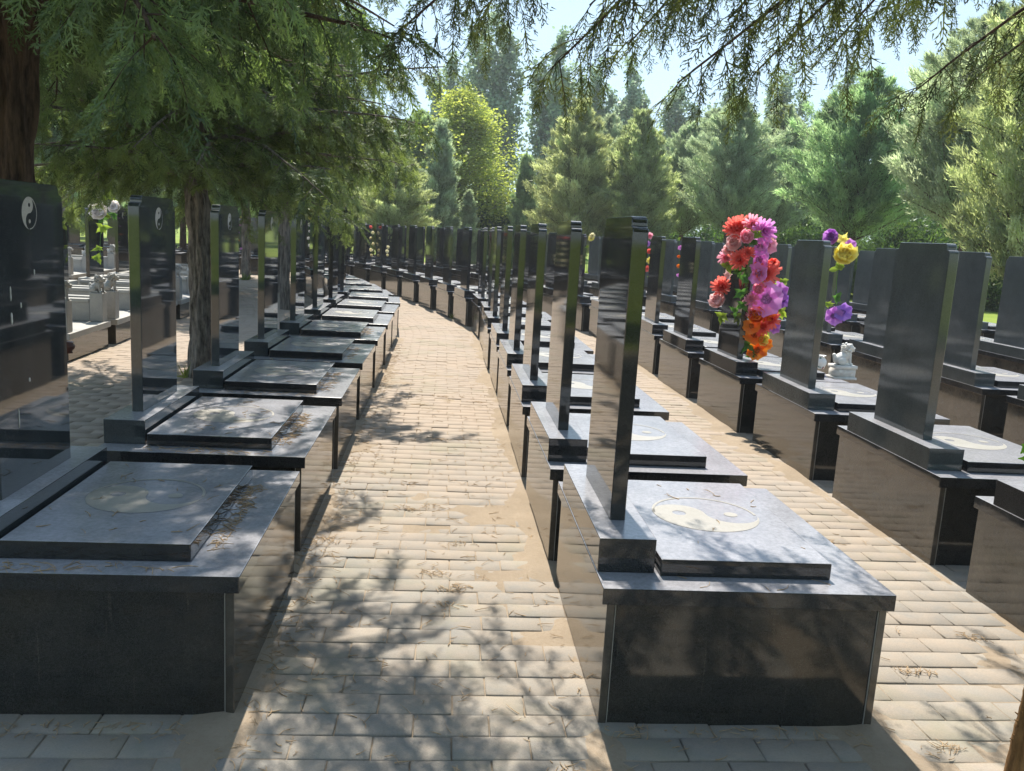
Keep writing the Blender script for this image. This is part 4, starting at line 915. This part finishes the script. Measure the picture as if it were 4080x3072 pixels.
def ft(r):
    a = r.random() < 0.55; xy, _ = curve(r.uniform(-2.25, -1.2) if a else r.uniform(0, 0.95), -0.13 - abs(r.normal(0, 0.05))); return xy[0], xy[1], 0.002, r.uniform(0, 3.14)
twigs(160, ft, (0.01, 0.05), r, mb)
twigs(500, clump, (0.015, 0.06), r, mb)
tag(link('needle_litter', mb.mesh('needle_litter', [M_TWIG])), 'dry brown juniper needles scattered over the brick path', 'litter', kind='stuff')
mb = MB()
front = (0.2, 0.8, 0.0, 0.09, ZC); side = (0.80, 0.86, 0.2, 0.95, ZC); topc = (0.22, 0.78, 0.12, 1.0, ZL)
for key, n in ((('L1', 0), 150), (('L1', 1), 150), (('L1', 2), 80), (('L1', 3), 50), (('L1', 4), 40), (('R1', 0), 10)):
    twigs(n, grave_sampler(key, [front, side, side, side] if key[0] == 'L1' else [topc, front]), (0.02, 0.08), r, mb)
    twigs(max(6, n // 7), grave_sampler(key, [topc]), (0.02, 0.07), r, mb)
    if key[0] == 'L1': twigs(n // 5, grave_sampler(key, [(0.178, 0.198, 0.15, 1.0, ZC)]), (0.02, 0.05), r, mb)
tag(link('needle_litter', mb.mesh('slab_litter', [M_TWIG])), 'dry brown twigs lying on the grave slabs', 'litter', kind='stuff')
def weed(x, y, label, sc=1.0):
    r = np.random.default_rng(int(abs(x * 100))); n = 60; P = np.zeros((n, 3)) + r.normal(0, 0.03, (n, 3)) * (1, 1, 0); D = r.normal(0, 0.8, (n, 3)) + (0, 0, 1.0)
    mb = MB(); mb.add(leaf_tris(P, D, r.uniform(0.06, 0.17, n), r.uniform(0.008, 0.018, n), r) * sc, np.arange(n * 3).reshape(-1, 3), 0, r.random(n))
    o = link('weed_tuft', mb.mesh('weed_tuft', [M_WIL]), None, (x, y, 0)); tag(o, label, 'weed', 'weeds between the bricks')
p = on(755, 1500, 0); weed(p.x, p.y, 'leafy weed tuft at the foot of the furrowed trunk', 1.3)
p = on(975, 1115, 0); weed(p.x, p.y, 'weed tuft at the foot of the straight grey trunk', 1.8)
p = on(1085, 1350, 0); weed(p.x, p.y, 'weed stalk beside the fourth left headstone')
p = on(1810, 1270, 0); weed(p.x - 0.03, p.y, 'weed tuft against the base of a grave where the path bends', 1.0)
# sapling at the lower right corner
p0 = on(4035, 3130, 0); top = at(4075, 1790, p0.y + 0.02)
sap = empty('sapling', tuple(p0)); tag(sap, 'rough brown sapling stem with fresh green leaves at the lower right corner', 'sapling')
mb = MB(); e = at(4105, 2700, p0.y) - p0
pts = np.array([(0, 0, -0.02), tuple(e * 0.35 + Vector((-0.004, 0, 0))), tuple(e * 0.7), tuple(e), tuple((top - p0) * 0.75 + Vector((0.05, 0, 0))), tuple(top - p0 + Vector((0.03, 0, 0.02)))])
ts = np.linspace(0, 5, 40); Q = np.stack([np.interp(ts, np.arange(6), pts[:, i]) for i in range(3)], 1)
mb.tube(Q, np.interp(ts, np.arange(6), (0.026, 0.020, 0.014, 0.011, 0.007, 0.003)) * (1 + 0.25 * rng.random(40)), 10)
for k in range(14):
    q = Q[2 + k]; a = rng.uniform(2.2, 4.2); mb.tube([q, q + np.array((math.cos(a) * 0.028, math.sin(a) * 0.02, 0.012))], [0.005, 0.0015], 5)
link('stem', mb.mesh('sapling_stem', [bark_mat('sapling_bark', (0.10, 0.05, 0.02), (0.32, 0.18, 0.07))], True), sap)
for k, (px, py, sz) in enumerate(((4092, 1785, 0.03), (4110, 1950, 0.03), (4110, 1830, 0.04))):
    flower(sap, 'leaf', at(px, py, p0.y), sz, (0.20, 0.42, 0.03), 400 + k)

# ------------------------------------------------------------------ air
HAZE = 0.0009
me = bm_mesh('haze', box_bm(-140, -30, -1.2, 140, 110, 24, 0), [])
hz = bpy.data.materials.new('haze'); hz.use_nodes = True; n = hz.node_tree; n.nodes.remove(n.nodes['Principled BSDF'])
pv = node(n, 'ShaderNodeVolumePrincipled'); pv.inputs['Color'].default_value = (0.86, 0.93, 1.0, 1); pv.inputs['Density'].default_value = HAZE; pv.inputs['Anisotropy'].default_value = 0.3
n.links.new(pv.outputs[0], n.nodes['Material Output'].inputs['Volume']); me.materials.append(hz)
tag(link('haze', me), kind='stuff')
